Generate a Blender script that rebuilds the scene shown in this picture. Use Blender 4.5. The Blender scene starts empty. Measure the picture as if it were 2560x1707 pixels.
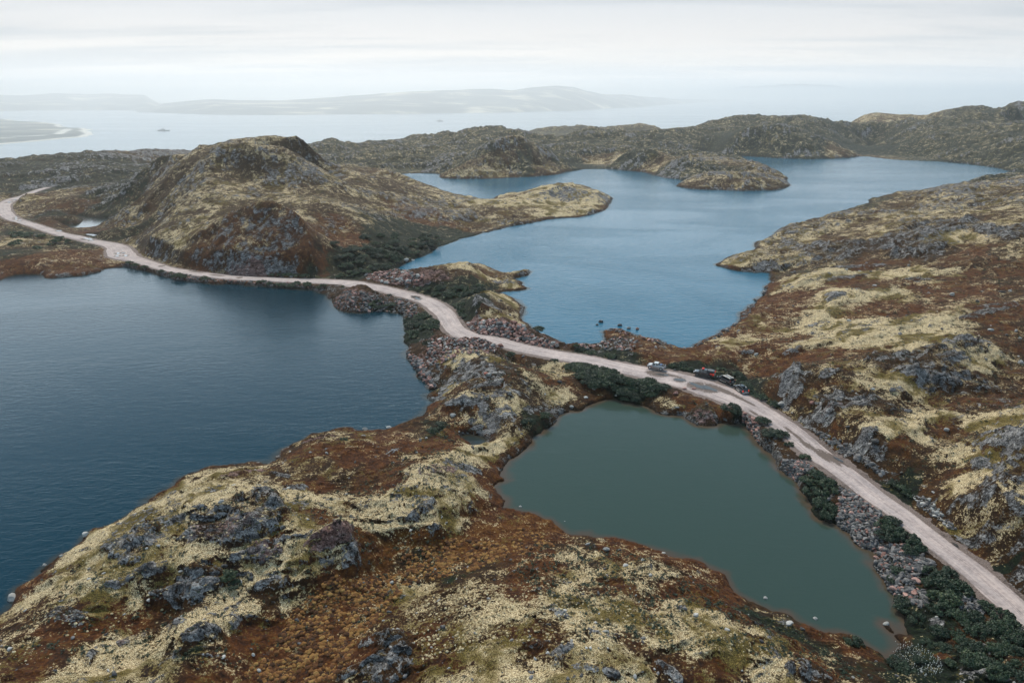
import bpy, math, random
import numpy as np
C = bpy.context.scene.collection
SC = bpy.context.scene
R = math.radians
# ------------------------------------------------------------------ camera
CAM_Z = 60.0
FPX = 1707.0
PITCH = math.atan(618.5 / FPX)
cam_d = bpy.data.cameras.new("camera"); cam_d.sensor_width = 36.0; cam_d.lens = 24.005
cam_d.clip_start = 1.0; cam_d.clip_end = 300000.0
cam = bpy.data.objects.new("camera", cam_d); C.objects.link(cam)
cam.location = (0, 0, CAM_Z); cam.rotation_euler = (math.pi / 2 - PITCH, 0, 0)
SC.camera = cam
# ------------------------------------------------------------------ world, sun, exposure
SUN_EL, SUN_AZ = R(51), R(-14)          # azimuth clockwise from +Y
w = bpy.data.worlds.new("World"); SC.world = w; w.use_nodes = True
nt = w.node_tree; nt.nodes.clear()
def N(t, typ, **kw):
    n = t.nodes.new(typ)
    for k, v in kw.items():
        if k == 'ins':
            for a, b in v.items():
                if isinstance(b, bpy.types.NodeSocket): t.links.new(b, n.inputs[a])
                else: n.inputs[a].default_value = b
        else: setattr(n, k, v)
    return n
def MATH(t, op, a, b=0.0, c=None, clamp=False):
    n = t.nodes.new('ShaderNodeMath'); n.operation = op; n.use_clamp = clamp
    for i, v in enumerate([a, b] + ([c] if c is not None else [])):
        if isinstance(v, bpy.types.NodeSocket): t.links.new(v, n.inputs[i])
        else: n.inputs[i].default_value = v
    return n.outputs[0]
def MIX(t, f, a, b, typ='MIX'):
    n = t.nodes.new('ShaderNodeMix'); n.data_type = 'RGBA'; n.blend_type = typ
    for i, v in ((0, f), (6, a), (7, b)):
        if isinstance(v, bpy.types.NodeSocket): t.links.new(v, n.inputs[i])
        else: n.inputs[i].default_value = (tuple(v) + (1.0,))[:4] if i else v
    return n.outputs[2]
def SMOOTH(t, v, lo, hi):
    n = t.nodes.new('ShaderNodeMapRange'); n.interpolation_type = 'SMOOTHSTEP'; n.clamp = True
    if isinstance(v, bpy.types.NodeSocket): t.links.new(v, n.inputs[0])
    n.inputs[1].default_value = lo; n.inputs[2].default_value = hi
    return n.outputs[0]
def RAMP(t, v, stops, interp='LINEAR'):
    n = t.nodes.new('ShaderNodeValToRGB'); t.links.new(v, n.inputs[0]); cr = n.color_ramp; cr.interpolation = interp
    while len(cr.elements) < len(stops): cr.elements.new(0.5)
    for e, (p, c) in zip(cr.elements, stops): e.position = p; e.color = tuple(c) + (1.0,)
    return n.outputs[0]
sky = N(nt, 'ShaderNodeTexSky'); sky.sky_type = 'NISHITA'; sky.sun_disc = False
sky.sun_elevation = SUN_EL; sky.sun_rotation = SUN_AZ
tc = N(nt, 'ShaderNodeTexCoord')
sep = N(nt, 'ShaderNodeSeparateXYZ', ins={0: tc.outputs['Generated']})
zz = MATH(nt, 'MAXIMUM', sep.outputs[2], 0.0)
den = MATH(nt, 'ADD', zz, 0.045)
ux = MATH(nt, 'DIVIDE', sep.outputs[0], den); uy = MATH(nt, 'DIVIDE', sep.outputs[1], den)
cv = N(nt, 'ShaderNodeCombineXYZ', ins={0: MATH(nt, 'MULTIPLY', ux, 0.30), 1: uy, 2: 3.7})
n1 = N(nt, 'ShaderNodeTexNoise', ins={'Vector': cv.outputs[0], 'Scale': 0.42, 'Detail': 6.0, 'Roughness': 0.52, 'Distortion': 0.35})
n2 = N(nt, 'ShaderNodeTexNoise', ins={'Vector': cv.outputs[0], 'Scale': 1.5, 'Detail': 5.0, 'Roughness': 0.6})
cl = MATH(nt, 'ADD', MATH(nt, 'MULTIPLY', n1.outputs[0], 0.75), MATH(nt, 'MULTIPLY', n2.outputs[0], 0.25))
cl = SMOOTH(nt, cl, 0.40, 0.60)
# stratus: dimmer overhead, luminous towards the horizon; bright unseen band between, added to light haze and land
dark = RAMP(nt, zz, [(0.0, (1.0, 1.05, 1.1)), (0.04, (.76, .785, .81)), (0.07, (.60, .635, .67)), (0.115, (.50, .55, .60)), (0.17, (.95, 1.16, 1.32)), (0.30, (.50, .72, .90)), (0.55, (.20, .36, .52))])
brig = RAMP(nt, zz, [(0.0, (1.15, 1.17, 1.2)), (0.04, (.97, .935, .90)), (0.07, (.84, .82, .81)), (0.115, (.70, .73, .765)), (0.17, (1.75, 1.98, 2.15)), (0.30, (.85, 1.08, 1.26)), (0.55, (.40, .56, .74))])
cc = MIX(nt, cl, dark, brig)
sc10 = N(nt, 'ShaderNodeVectorMath', operation='SCALE', ins={0: cc, 'Scale': 10.0}); cc = sc10.outputs[0]
fin = MIX(nt, 0.95, sky.outputs[0], cc)
bg = N(nt, 'ShaderNodeBackground', ins={0: fin, 1: 0.1})
out = N(nt, 'ShaderNodeOutputWorld', ins={0: bg.outputs[0]})
w.cycles.sampling_method = 'MANUAL'; w.cycles.sample_map_resolution = 512
sl = bpy.data.lights.new("sun", 'SUN'); sl.energy = 3.6; sl.angle = R(14); sl.color = (1.0, 0.90, 0.76)
so = bpy.data.objects.new("sun", sl); C.objects.link(so)
so.rotation_euler = (math.pi / 2 - SUN_EL, 0, math.pi - SUN_AZ); so.location = (0, 0, 400)
SC.view_settings.view_transform = 'Standard'; SC.view_settings.look = 'None'
SC.view_settings.exposure = 0.10; SC.view_settings.gamma = 1.0
SC.cycles.use_denoising = True
SC.cycles.max_bounces = 8; SC.cycles.volume_bounces = 6; SC.cycles.diffuse_bounces = 2
SC.cycles.glossy_bounces = 2; SC.cycles.transmission_bounces = 2; SC.cycles.transparent_max_bounces = 6
# ------------------------------------------------------------------ survey helpers
CROP = {'S': (700, 1250, 3.92), 'T': (1900, 1150, 2.815), 'U': (1100, 740, 3.92), 'A': (0, 0, 0.91875),
        'B': (0, 200, 1.8375), 'C': (1280, 200, 1.8375), 'D': (0, 440, 4.704), 'E': (800, 620, 3.267),
        'F': (1440, 700, 2.1), 'G': (0, 1000, 1.8375), 'H': (1280, 1000, 1.8375), 'P': (0, 0, 1.0)}
def src(c, x, y):
    a = CROP[c]; return a[0] + x / a[2], a[1] + y / a[2]
cp, sp_ = math.cos(PITCH), math.sin(PITCH)
def rdir(px, py):
    cx = (px - 1280.0) / FPX; cy = -(py - 853.5) / FPX
    return np.array([cx, cp + sp_ * cy, -sp_ + cp * cy])
def U(c, x, y, z=0.0):
    d = rdir(*src(c, x, y)); t = (z - CAM_Z) / d[2]
    return d[0] * t, d[1] * t, z
def UR(c, x, y, r):
    d = rdir(*src(c, x, y)); t = r / math.hypot(d[0], d[1])
    return d[0] * t, d[1] * t, CAM_Z + d[2] * t
def path(*segs, z=0.0):
    o = []
    for c, pts in segs:
        for p in pts: o.append(U(c, p[0], p[1], z)[:2])
    return np.array(o)
LAKE1 = path(
 ('D', [(-900,1330),(-400,1270),(-120,1240),(0,1215),(60,1190),(150,1170),(250,1155),(400,1160),(490,1170),(500,1200),(600,1200),(800,1180),(1000,1165),(1180,1120),(1250,1085),(1400,1075),(1500,1065),(1600,1100),(1780,1120),(1900,1160),(2100,1215),(2352,1250)]),
 ('B', [(1000,938),(1100,942),(1170,946),(1280,955),(1390,963),(1460,972),(1510,985)]),
 ('E', [(75,400),(80,440),(120,480),(180,515),(260,530),(400,525),(450,512),(560,520),(620,525),(680,540),(690,590),(712,640),(718,700),(720,780),(700,830),(690,870),(740,920),(760,960),(830,990),(815,1040),(860,1100),(880,1150),(925,1160),(870,1210),(870,1235),(935,1255),(900,1320),(840,1380),(780,1400),(640,1450),(500,1495)]),
 ('G', [(1640,140),(1590,128),(1500,150),(1420,165),(1350,200),(1300,245),(1270,280),(1230,300),(1180,305),(1100,308),(980,312),(880,345),(800,385),(750,425),(690,450),(620,500),(560,545),(500,590),(430,605),(390,640),(350,680),(280,715),(210,775),(170,830),(100,875),(60,925),(30,960),(0,990),(-150,1090),(-400,1240),(-700,1300),(-1100,1100)]),
 ('D', [(-2500,1900),(-1800,1500)]))
LAKE2 = path(
 ('B', [(1790,436),(1880,430),(1960,428),(2030,435),(2010,448),(2080,456),(2200,457)]),
 ('C', [(0,448),(100,446),(200,435),(240,425),(330,410),(430,408),(520,418),(620,425),(650,440),(720,452),(800,465),(750,487),(800,498),(900,505),(1050,510),(1200,508),(1260,498),(1278,480),(1255,450),(1220,425),(1160,400),(1110,385),(1080,370),(1040,350),(1100,352),(1200,360),(1350,365),(1480,362),(1560,358),(1600,352),(1640,352),(1700,362),(1800,370),(1950,375),(2080,385),(2180,398),(2250,408),(2300,422),(2352,428),(2450,436),(2420,440),(2352,434),(2250,445),(2100,465),(2000,485),(1900,500),(1800,515),(1700,535),(1650,550),(1640,572),(1560,590),(1480,610),(1400,635),(1300,660),(1240,685),(1180,720),(1130,745),(1120,775),(1080,795),(1000,815),(945,845),(940,855),(980,865),(1050,880),(1120,885),(1180,885),(1195,890),(1200,910),(1170,950),(1150,990),(1100,1030),(1050,1075),(1045,1102)]),
 ('F', [(840,235),(800,255),(760,270),(730,300),(690,315),(640,335),(600,355),(560,365),(520,362),(480,355),(440,335),(420,315),(360,310),(330,295),(280,285),(250,265),(200,262),(150,270),(145,295),(150,320),(120,345),(80,345),(50,335)]),
 ('E', [(2091,798),(2040,790),(1970,800),(1960,755),(1850,735),(1800,700),(1750,680),(1700,640),(1650,600),(1665,560),(1675,530),(1660,500),(1670,480),(1640,460),(1580,420),(1520,395),(1460,370),(1430,358),(1500,350),(1600,345),(1680,330),(1640,310),(1655,295),(1620,270),(1600,250),(1680,235),(1730,215),(1735,195),(1710,175),(1650,180),(1590,200),(1540,215),(1480,205),(1420,190),(1390,160),(1320,140),(1240,128),(1150,130),(1050,140),(960,150),(900,175),(850,185),(790,175),(730,180),(640,180),(630,170),(700,120),(760,100),(780,80),(900,40),(960,0)]),
 ('B', [(2100,735),(2200,710)]),
 ('C', [(0,672),(60,662),(140,645),(200,635),(300,630),(380,612),(440,590),(460,550),(440,530),(400,510),(350,490),(300,480),(200,478),(130,495),(60,510),(0,522)]),
 ('B', [(2310,535),(2235,557),(2200,547),(2130,532),(2050,512),(1960,482),(1880,457),(1830,442)]))
POND = path(
 ('F', [(0,680),(40,660),(100,635),(160,625),(240,635),(300,650),(360,650),(420,680),(480,705),(560,720),(620,750),(680,760),(720,755),(770,745),(860,750),(880,745),(900,770),(940,820),(960,855),(1000,900),(1040,950),(1100,1020),(1150,1060)]),
 ('H', [(1300,375),(1320,430),(1400,540),(1480,570),(1550,620),(1600,670),(1650,690)]),
 ('T', [(780,680),(790,730),(860,800),(880,860),(920,930),(960,980),(1000,1060),(1040,1140),(1030,1220),(950,1215),(900,1170),(880,1165),(920,1230),(940,1300),(920,1370),(890,1400),(850,1370),(740,1320)]),
 ('H', [(1600,1130),(1500,1080),(1440,1070),(1370,1040),(1300,1010),(1200,990),(1130,950),(1080,910),(1010,870),(940,800),(850,745),(740,710),(640,680),(560,650),(480,630),(350,620),(250,630),(215,590),(180,560),(100,545),(40,530),(0,510)]),
 ('G', [(2310,500),(2330,450),(2300,430),(2290,400),(2320,370),(2285,320),(2310,295)]),
 ('H', [(0,275),(50,230),(130,160),(190,110),(220,70),(270,35)]))
POOLS = [path(('G', [(2110,170),(2150,163),(2200,165),(2240,180),(2230,210),(2180,215),(2150,190)])),
 path(('D', [(790,465),(850,450),(930,460),(1000,485),(1150,490),(1280,495),(1310,515),(1240,560),(1130,600),(980,610),(810,615),(790,590),(715,570),(780,560),(830,580),(900,565),(960,545),(1010,520),(960,505),(880,500),(850,490)])),
 path(('D', [(990,685),(1040,675),(1150,685),(1215,690),(1200,722),(1130,730),(1060,712)])),
 path(('D', [(1515,765),(1530,750),(1600,738),(1580,758),(1530,778)])),
 path(('D', [(1410,672),(1490,655),(1495,680),(1410,688)])),
 path(('C', [(1628,296),(1650,292),(1685,296),(1670,303),(1640,303)])),
 path(('D', [(705,512),(760,512),(740,525),(710,522)]))]
ROAD_SEG = [
 ('D', 1.3, [(560,135,2.2),(490,152,2.4),(380,190,2.6),(280,235,3.0),(150,272,4),(60,320,4.6),(30,365,4.6),(60,430,4.2),(130,490,3.6),(250,535,3.2),(400,578,3),(600,645,3),(750,690,3),(900,718,3.2),(1050,757,3.2),(1200,785,3.4),(1360,825,4.5),(1410,880,6.0),(1440,930,6.0),(1540,965,4.4),(1650,995,3.6),(1850,1055,3),(2050,1105,2.8)]),
 ('B', 1.1, [(1000,900,2.6),(1100,908,2.5),(1200,913,2.5),(1300,917,2.6),(1400,921,2.8),(1500,924,3),(1560,928,3.2),(1640,935,3.2)]),
 ('E', 1.9, [(250,288,3.4),(350,303,3.4),(500,327,3.2),(620,357,3.2),(740,388,3.2),(860,424,3.2),(940,468,3.4),(1010,525,3.3),(1055,585,3.1),(1085,640,3.1),(1150,690,3.3),(1250,727,3.2),(1400,745,3.0),(1550,787,3),(1750,832,3),(1900,862,3)]),
 ('F', 2.2, [(0,408,3),(120,430,3),(250,460,3.2),(380,487,3.8),(500,510,4.2),(620,540,4.2),(740,582,4.4),(850,625,3.9),(940,668,3.2),(1050,735,2.9),(1170,822,2.8),(1290,925,2.9)]),
 ('H', 2.3, [(1470,290,2.6),(1570,362,2.4),(1650,425,2.3),(1800,530,2.2),(1950,650,2.2),(2100,765,2.2),(2250,890,2.3),(2352,985,2.4),(2520,1150,2.4),(2800,1420,2.4)])]
ROAD_Z = 2.3
rp = []
for c, zz_, pts in ROAD_SEG:
    for x, y, hw in pts:
        X, Y, _ = U(c, x, y, zz_); rp.append((X, Y, hw * (.84 if c == 'D' else .95), zz_))
rp = np.array(rp)
def catmull(P, n):
    o = []
    Q = np.vstack([2 * P[0] - P[1], P, 2 * P[-1] - P[-2]])
    for i in range(1, len(Q) - 2):
        p0, p1, p2, p3 = Q[i - 1], Q[i], Q[i + 1], Q[i + 2]
        for k in range(n):
            t = k / n
            o.append(0.5 * (2 * p1 + (p2 - p0) * t + (2 * p0 - 5 * p1 + 4 * p2 - p3) * t * t + (3 * p1 - p0 - 3 * p2 + p3) * t ** 3))
    o.append(P[-1]); return np.array(o)
ROADC = catmull(rp, 6)
# ------------------------------------------------------------------ noise
_rs = np.random.RandomState(7)
_ang = _rs.rand(256, 256).astype(np.float32) * 2 * np.pi
_GX, _GY = np.cos(_ang), np.sin(_ang)
def perlin(x, y, seed=0):
    x = x + seed * 17.31; y = y + seed * 9.77
    xi = np.floor(x); yi = np.floor(y)
    fx = (x - xi).astype(np.float32); fy = (y - yi).astype(np.float32)
    xi = xi.astype(np.int32); yi = yi.astype(np.int32)
    x0 = xi & 255; x1 = (xi + 1) & 255; y0 = (yi + seed * 13) & 255; y1 = (yi + 1 + seed * 13) & 255
    u = fx * fx * fx * (fx * (fx * 6 - 15) + 10); v = fy * fy * fy * (fy * (fy * 6 - 15) + 10)
    a = _GX[x0, y0] * fx + _GY[x0, y0] * fy
    b = _GX[x1, y0] * (fx - 1) + _GY[x1, y0] * fy
    c = _GX[x0, y1] * fx + _GY[x0, y1] * (fy - 1)
    d = _GX[x1, y1] * (fx - 1) + _GY[x1, y1] * (fy - 1)
    return 1.5 * ((a + (b - a) * u) * (1 - v) + (c + (d - c) * u) * v)
def fbm(x, y, wl, octs, seed=0, gain=0.5, sp=None, ridged=False):
    o = np.zeros(x.shape, np.float32); a = 1.0
    for k in range(octs):
        L = wl / 2 ** k
        n = perlin(x / L, y / L, seed + k)
        if ridged: n = 1 - 2 * np.abs(n)
        if sp is not None:
            n = n * np.clip((L / sp - 1.5) / 2.0, 0, 1)
        o += a * n; a *= gain
    return o
def sstep(x, a, b):
    t = np.clip((x - a) / (b - a), 0, 1); return t * t * (3 - 2 * t)
# ------------------------------------------------------------------ coarse survey grid (azimuth, ln r)
AZ0, AZ1, LR0, LR1 = R(-80), R(80), math.log(14.0), math.log(4200.0)
NA, NR = 620, 900
ga = np.linspace(AZ0, AZ1, NA); gl = np.linspace(LR0, LR1, NR)
GA, GL = np.meshgrid(ga, gl); GX = (np.sin(GA) * np.exp(GL)).astype(np.float64); GY = np.cos(GA) * np.exp(GL)
def polysdf(P):
    n = len(P); d2 = np.full(GX.shape, 1e18); ins = np.zeros(GX.shape, bool)
    for i in range(n):
        ax, ay = P[i]; bx, by = P[(i + 1) % n]
        ex, ey = bx - ax, by - ay
        wx, wy = GX - ax, GY - ay
        t = np.clip((wx * ex + wy * ey) / (ex * ex + ey * ey + 1e-9), 0, 1)
        q = (wx - ex * t) ** 2 + (wy - ey * t) ** 2
        np.minimum(d2, q, out=d2)
        c = ((ay > GY) != (by > GY))
        with np.errstate(divide='ignore', invalid='ignore'):
            xs = ax + (GY - ay) * ex / (ey if abs(ey) > 1e-12 else 1e-12)
        ins ^= c & (GX < xs)
    d = np.sqrt(d2); return np.where(ins, -d, d)
WATERS = [LAKE1, LAKE2, POND] + POOLS
SDFS = [polysdf(p) for p in WATERS]
SDF = np.minimum.reduce(SDFS)
rd2 = np.full(GX.shape, 1e18); rhw = np.full(GX.shape, 3.0); rzz = np.full(GX.shape, 2.0)
for i in range(len(ROADC) - 1):
    ax, ay, ah, az_ = ROADC[i]; bx, by, bh, bz_ = ROADC[i + 1]
    ex, ey = bx - ax, by - ay
    t = np.clip(((GX - ax) * ex + (GY - ay) * ey) / (ex * ex + ey * ey + 1e-9), 0, 1)
    q = (GX - ax - ex * t) ** 2 + (GY - ay - ey * t) ** 2
    m = q < rd2; rd2[m] = q[m]; rhw[m] = (ah + (bh - ah) * t)[m]; rzz[m] = (az_ + (bz_ - az_) * t)[m]
RD = np.sqrt(rd2) - rhw
# ------------------------------------------------------------------ height controls
CT = []
def cz(c, z, *pts):
    for x, y in pts: CT.append(U(c, x, y, z))
def cr(c, *pts):
    for x, y, r in pts:
        CT.append(UR(c, x, y - 0, r))
        if r > 300:      # the far side of every crest falls away
            q = UR(c, x, y, r * 1.09); CT.append((q[0], q[1], q[2] - 0.013 * r)); q = UR(c, x, y, r * 1.22); CT.append((q[0], q[1], q[2] - 0.035 * r))
            q = UR(c, x, y, r * 1.04); CT.append((q[0], q[1], q[2] - 0.005 * r))
            q = UR(c, x, y, r * 0.93); CT.append((q[0], q[1], q[2] - 0.010 * r))
for P in WATERS[:3]:
    k = max(1, len(P) // 55)
    for p in P[::k]: CT.append((p[0], p[1], 0.6))
for p in ROADC[::18]: CT.append((p[0], p[1], p[3]))
# left massif
cr('B', (700,375,430),(800,350,420),(900,325,402),(1000,297,388),(1100,276,386),(1220,268,390),(1290,276,390),(1330,288,388),(1370,312,386),(1410,345,386),(1450,367,386),(1600,410,396),(1700,428,398))
cz('B', 4.5, (900,870),(1000,885),(1200,898),(1400,895),(750,830),(660,790))
cz('B', 13, (950,745),(1050,745),(1180,740)); cz('B', 14, (1350,730)); cz('B', 10,(850,745)); cz('B', 10, (1500,715)); cz('B',8.5,(700,720)); cz('B', 6,(1620,790),(1450,830)); cz('B',9,(1700,690))
cz('B', 18.5, (1300,600),(1100,610)); cz('B', 17.5,(1500,570)); cz('B',14.5,(850,610)); cz('B', 12,(1700,560),(700,600)); cz('B', 8,(1900,600)); cz('B',4,(2050,640),(2150,600),(1850,720))
cz('B', 23.5, (1300,450),(1150,450),(950,470)); cz('B', 18,(1500,470),(1650,470)); cz('B', 30.5, (1200,350),(1050,370)); cz('B', 24,(850,400),(1400,400))
cz('B', 11,(1900,510)); cz('B', 6,(2050,560)); cz('B',20,(700,450),(620,430)); cz('B',14,(600,480),(560,520)); cz('B',3.5,(560,640),(480,600),(620,700),(500,700)); cz('B',9,(540,570))
cz('C', 6, (200,510)); cr('C', (60,512,425),(130,495,436),(200,483,441),(300,485,441),(380,510,432)); cz('C',3,(60,600),(250,580)); cz('C',2,(400,560))
# far left valley and dark ridge
cr('B', (0,368,700),(100,357,705),(200,347,710),(300,341,720),(400,334,730),(500,326,735),(600,331,740),(640,327,745),(750,325,750),(860,327,755),(-150,384,700),(-400,415,680))
cz('B', 4, (0,480),(200,520),(380,500)); cz('B', 3.2,(100,640),(300,620),(0,560),(200,580)); cz('B',6,(250,550),(350,530)); cz('B',8,(450,430),(300,430)); cz('B',7,(0,435),(100,425))
cz('B', 3, (400,700),(250,740),(100,720),(0,700)); cz('B', 3.5,(300,800),(200,780)); cz('B',2.0,(100,860),(400,840)); cz('B',4,(50,760))
# middle hills
cr('B', (1380,313,740),(1440,290,760),(1500,279,770),(1600,287,780),(1700,285,820),(1800,280,860),(1900,262,900),(2000,252,930),(2080,250,930),(2120,240,800),(2200,226,800),(2280,219,800))
cz('B', 6,(1550,340),(1700,370)); cz('B', 5, (1750,410)); cz('B',3,(1900,420)); cz('B',9,(2000,330),(1850,330)); cz('B',14,(2150,290)); cz('B',10,(2150,380)); cz('B',5,(2100,430))
cr('C', (0,228,790),(100,250,780),(200,262,760),(300,240,800),(450,238,820),(600,240,830),(700,227,850),(830,216,900),(940,186,950),(1100,169,1000),(1200,168,1000),(1300,169,1000),(1410,176,1000),(1650,153,1300),(1780,161,1300),(1880,166,1290),(1960,152,1240),(2100,128,1220),(2180,141,1200),(2270,130,1160),(2352,121,1130),(2600,112,1050),(2900,120,1000))
cr('C', (150,224,1250),(300,212,1300),(480,214,1300),(580,203,1300),(700,220,1250))
cz('C', 10, (100,330),(300,320),(500,320)); cz('C',7,(150,400),(450,370)); cz('C', 3,(290,395)); cz('C',12,(450,300)); cz('C',14,(20,290))
cz('C', 7, (800,370),(720,400)); cz('C',6,(950,360)); cz('C', 3,(880,345),(900,320)); cz('C',8,(1000,370)); cz('C',9,(700,300)); cz('C',4,(1000,430)); cz('C',5.5,(1100,430),(1180,440)); cz('C',4,(900,470),(1100,480)); cz('C',7,(1080,405))
cz('C', 22, (1200,230),(1050,240)); cz('C',12,(1150,300),(1350,300)); cz('C',4,(1200,340),(1450,340)); cz('C',18,(1400,240)); cz('C',5,(1560,330)); cz('C',3,(1650,310),(1600,290),(1700,320)); cz('C',15,(1650,240),(1550,220)); cz('C',14,(1850,270)); cz('C',9,(1800,330)); cz('C',7,(2000,350)); cz('C',25,(2000,210),(2200,190)); cz('C',14,(2200,300)); cz('C',22,(2352,220)); cz('C',9,(2352,370),(2200,370)); cz('C',17,(2352,300)); cz('C',30,(2700,220)); cz('C',12,(2700,360))
# near right hillside
cz('C', 6, (2000,497),(1900,520)); cz('C', 4,(1800,530),(1700,550)); cz('C',10,(2352,450)); cz('C',8,(2200,470)); cz('C',10,(1900,600)); cz('C',15,(2200,600)); cz('C',18,(2352,600)); cz('C',13,(2000,750)); cz('C',16,(2300,750)); cz('C',5,(1400,700),(1500,640)); cz('C',4,(1300,760)); cz('C',2.2,(1150,850),(1080,830)); cz('C',7.5,(1500,760)); cz('C',3,(1250,900),(1350,870)); cz('C',7,(1700,880)); cz('C',10,(2200,950)); cz('C',5,(1450,950)); cz('C',4,(1400,1050))
cz('F', 2, (900,300),(760,330)); cz('F',4.5,(1180,420),(1300,240)); cz('F',3.0,(1060,500),(1020,420)); cz('F',8,(1220,450),(1500,400)); cz('F',9,(1900,450)); cz('F',9.6,(2000,330),(2105,330)); cz('F',9.0,(2180,350)); cz('F',7,(2280,420)); cz('F',6,(2300,600)); cz('F',7.5,(1600,590)); cz('F',6,(1900,660)); cz('F',6,(1350,640)); cz('F',6.5,(1500,800)); cz('F',4,(1250,780)); cz('F',6.5,(1700,850)); cz('F',5.5,(1950,850)); cz('F',10,(2250,860)); cz('F',10,(2300,1050)); cz('F',8,(2130,1200)); cz('F',4,(1550,950)); cz('F',3.2,(950,620)); cz('F',7,(1700,200)); cz('F',10,(2200,150)); cz('F',2.5,(700,400),(560,420)); cz('F',2,(350,340),(430,380)); cz('F',4,(1850,1080))
cz('H', 7, (2200,560)); cz('H',9,(2352,520)); cz('H',4,(2150,700)); cz('H',6,(2352,760)); cz('H',3.5,(1850,470))
cz('C', 20, (2800,700)); cz('F', 14, (2700,600)); cz('H', 12, (2800,700)); 
# isthmus
cz('E', 3.4, (1300,800),(1200,800)); cz('E',4.6,(1300,880),(1200,900)); cz('E',5.4,(1200,980)); cz('E',5,(1000,1050),(1700,980)); cz('E',5.5,(1500,1130)); cz('E',3.5,(1400,1340),(1250,1250)); cz('E',1.6,(1100,1400),(1000,1300)); cz('E',3.5,(1850,1250)); cz('E',4,(1100,900)); cz('E',2.2,(850,800)); cz('E',3,(850,650)); cz('E',4,(1250,540)); cz('E',7,(1350,400)); cz('E',5,(1500,430)); cz('E',2,(1600,540)); cz('E',7,(1500,640),(1400,620)); cz('E',4.5,(1750,740)); cz('E',6,(1150,190)); cz('E',4.5,(1280,160)); cz('E',5.5,(970,220)); cz('E',4.5,(700,230)); cz('E',1.2,(1480,290)); cz('E',3,(900,340),(1100,350)); cz('E',4,(250,400)); cz('E',2.5,(300,480)); cz('E',2.5,(1150,400)); cz('E',1.4,(1400,240),(1640,210))
cz('F', 2.6, (700,690),(640,660)); cz('F',2.4,(500,600),(200,540),(400,600))
# foreground
cz('G', 5, (1100,380),(1000,380)); cz('G',7,(900,490)); cz('G',6.5,(700,570),(1300,480)); cz('G',4.5,(1500,480)); cz('G',3.5,(1700,420),(1500,330)); cz('G',3,(1450,200),(1650,180)); cz('G',5,(2000,340)); cz('G',4,(2120,270)); cz('G',5,(1950,500)); cz('G',6.5,(1600,640)); cz('G',6.5,(1200,700)); cz('G',6.5,(800,760)); cz('G',5,(500,720)); cz('G',3,(250,860)); cz('G',5,(350,1000)); cz('G',6,(250,1250)); cz('G',3.5,(750,970),(1100,920)); cz('G',6,(900,1050)); cz('G',3,(1350,950)); cz('G',2.5,(1700,780)); cz('G',2,(2000,680)); cz('G',2.6,(1400,1100),(1200,1250)); cz('G',1.5,(2150,600)); cz('G',4.5,(1800,1120)); cz('G',5,(2150,900)); cz('G',7,(2100,1200)); cz('G',1.8,(2000,150),(1850,200)); cz('G',4,(600,1200)); cz('G', 6, (-300,1500)); cz('G', 5, (0,1150))
cz('H', 5, (300,880)); cz('H',4,(150,760)); cz('H',2,(100,650)); cz('H',6.5,(600,1000)); cz('H',8.5,(450,1200)); cz('H',6.5,(1000,1100)); cz('H',5,(1350,1260)); cz('H',2.2,(900,850),(500,700)); cz('H',2.5,(1150,1020)); cz('H',1.5,(1600,1200)); cz('H',2.2,(2000,1050),(1900,1200)); cz('H',3.5,(2250,1280)); cz('H',3,(2000,900)); cz('H', 6,(700,1500),(1500,1600)); cz('H',4,(2400,1600))
CT = np.array(CT)
ca = np.arctan2(CT[:, 0], CT[:, 1]); clr = np.log(np.hypot(CT[:, 0], CT[:, 1]))
key = np.round(ca / 0.004).astype(int) * 100003 + np.round(clr / 0.004).astype(int)
_, idx = np.unique(key, return_index=True)
CT = CT[idx]; ca = ca[idx]; clr = clr[idx]
rr = np.exp(clr); val = CT[:, 2] / rr ** 0.6
def tk(d2): return 0.5 * d2 * np.log(d2 + 1e-12)
n = len(CT); K = tk((ca[:, None] - ca[None]) ** 2 + (clr[:, None] - clr[None]) ** 2) + np.eye(n) * 2e-6
Pm = np.stack([np.ones(n), ca, clr], 1); M = np.block([[K, Pm], [Pm.T, np.zeros((3, 3))]])
sol = np.linalg.solve(M, np.concatenate([val, np.zeros(3)]))
na, nr_ = 300, 380
ta = np.linspace(AZ0, AZ1, na); tl = np.linspace(LR0, LR1, nr_)
TA, TL = np.meshgrid(ta, tl)
f = sol[n] + sol[n + 1] * TA + sol[n + 2] * TL
for i in range(n):
    f += sol[i] * tk((TA - ca[i]) ** 2 + (TL - clr[i]) ** 2)
BASE = f * np.exp(TL) ** 0.6
def refit(res):
    s2 = np.linalg.solve(M, np.concatenate([res / rr ** 0.6, np.zeros(3)]))
    g = s2[n] + s2[n + 1] * TA + s2[n + 2] * TL
    for i in range(n): g += s2[i] * tk((TA - ca[i]) ** 2 + (TL - clr[i]) ** 2)
    return g * np.exp(TL) ** 0.6
def samp(G, a, l, a0=AZ0, a1=AZ1, l0=LR0, l1=LR1):
    nr, na = G.shape
    x = np.clip((a - a0) / (a1 - a0) * (na - 1), 0, na - 1.001); y = np.clip((l - l0) / (l1 - l0) * (nr - 1), 0, nr - 1.001)
    xi = x.astype(np.int32); yi = y.astype(np.int32); fx = (x - xi).astype(np.float32); fy = (y - yi).astype(np.float32)
    Gf = G.astype(np.float32)
    return (Gf[yi, xi] * (1 - fx) + Gf[yi, xi + 1] * fx) * (1 - fy) + (Gf[yi + 1, xi] * (1 - fx) + Gf[yi + 1, xi + 1] * fx) * fy
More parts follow.
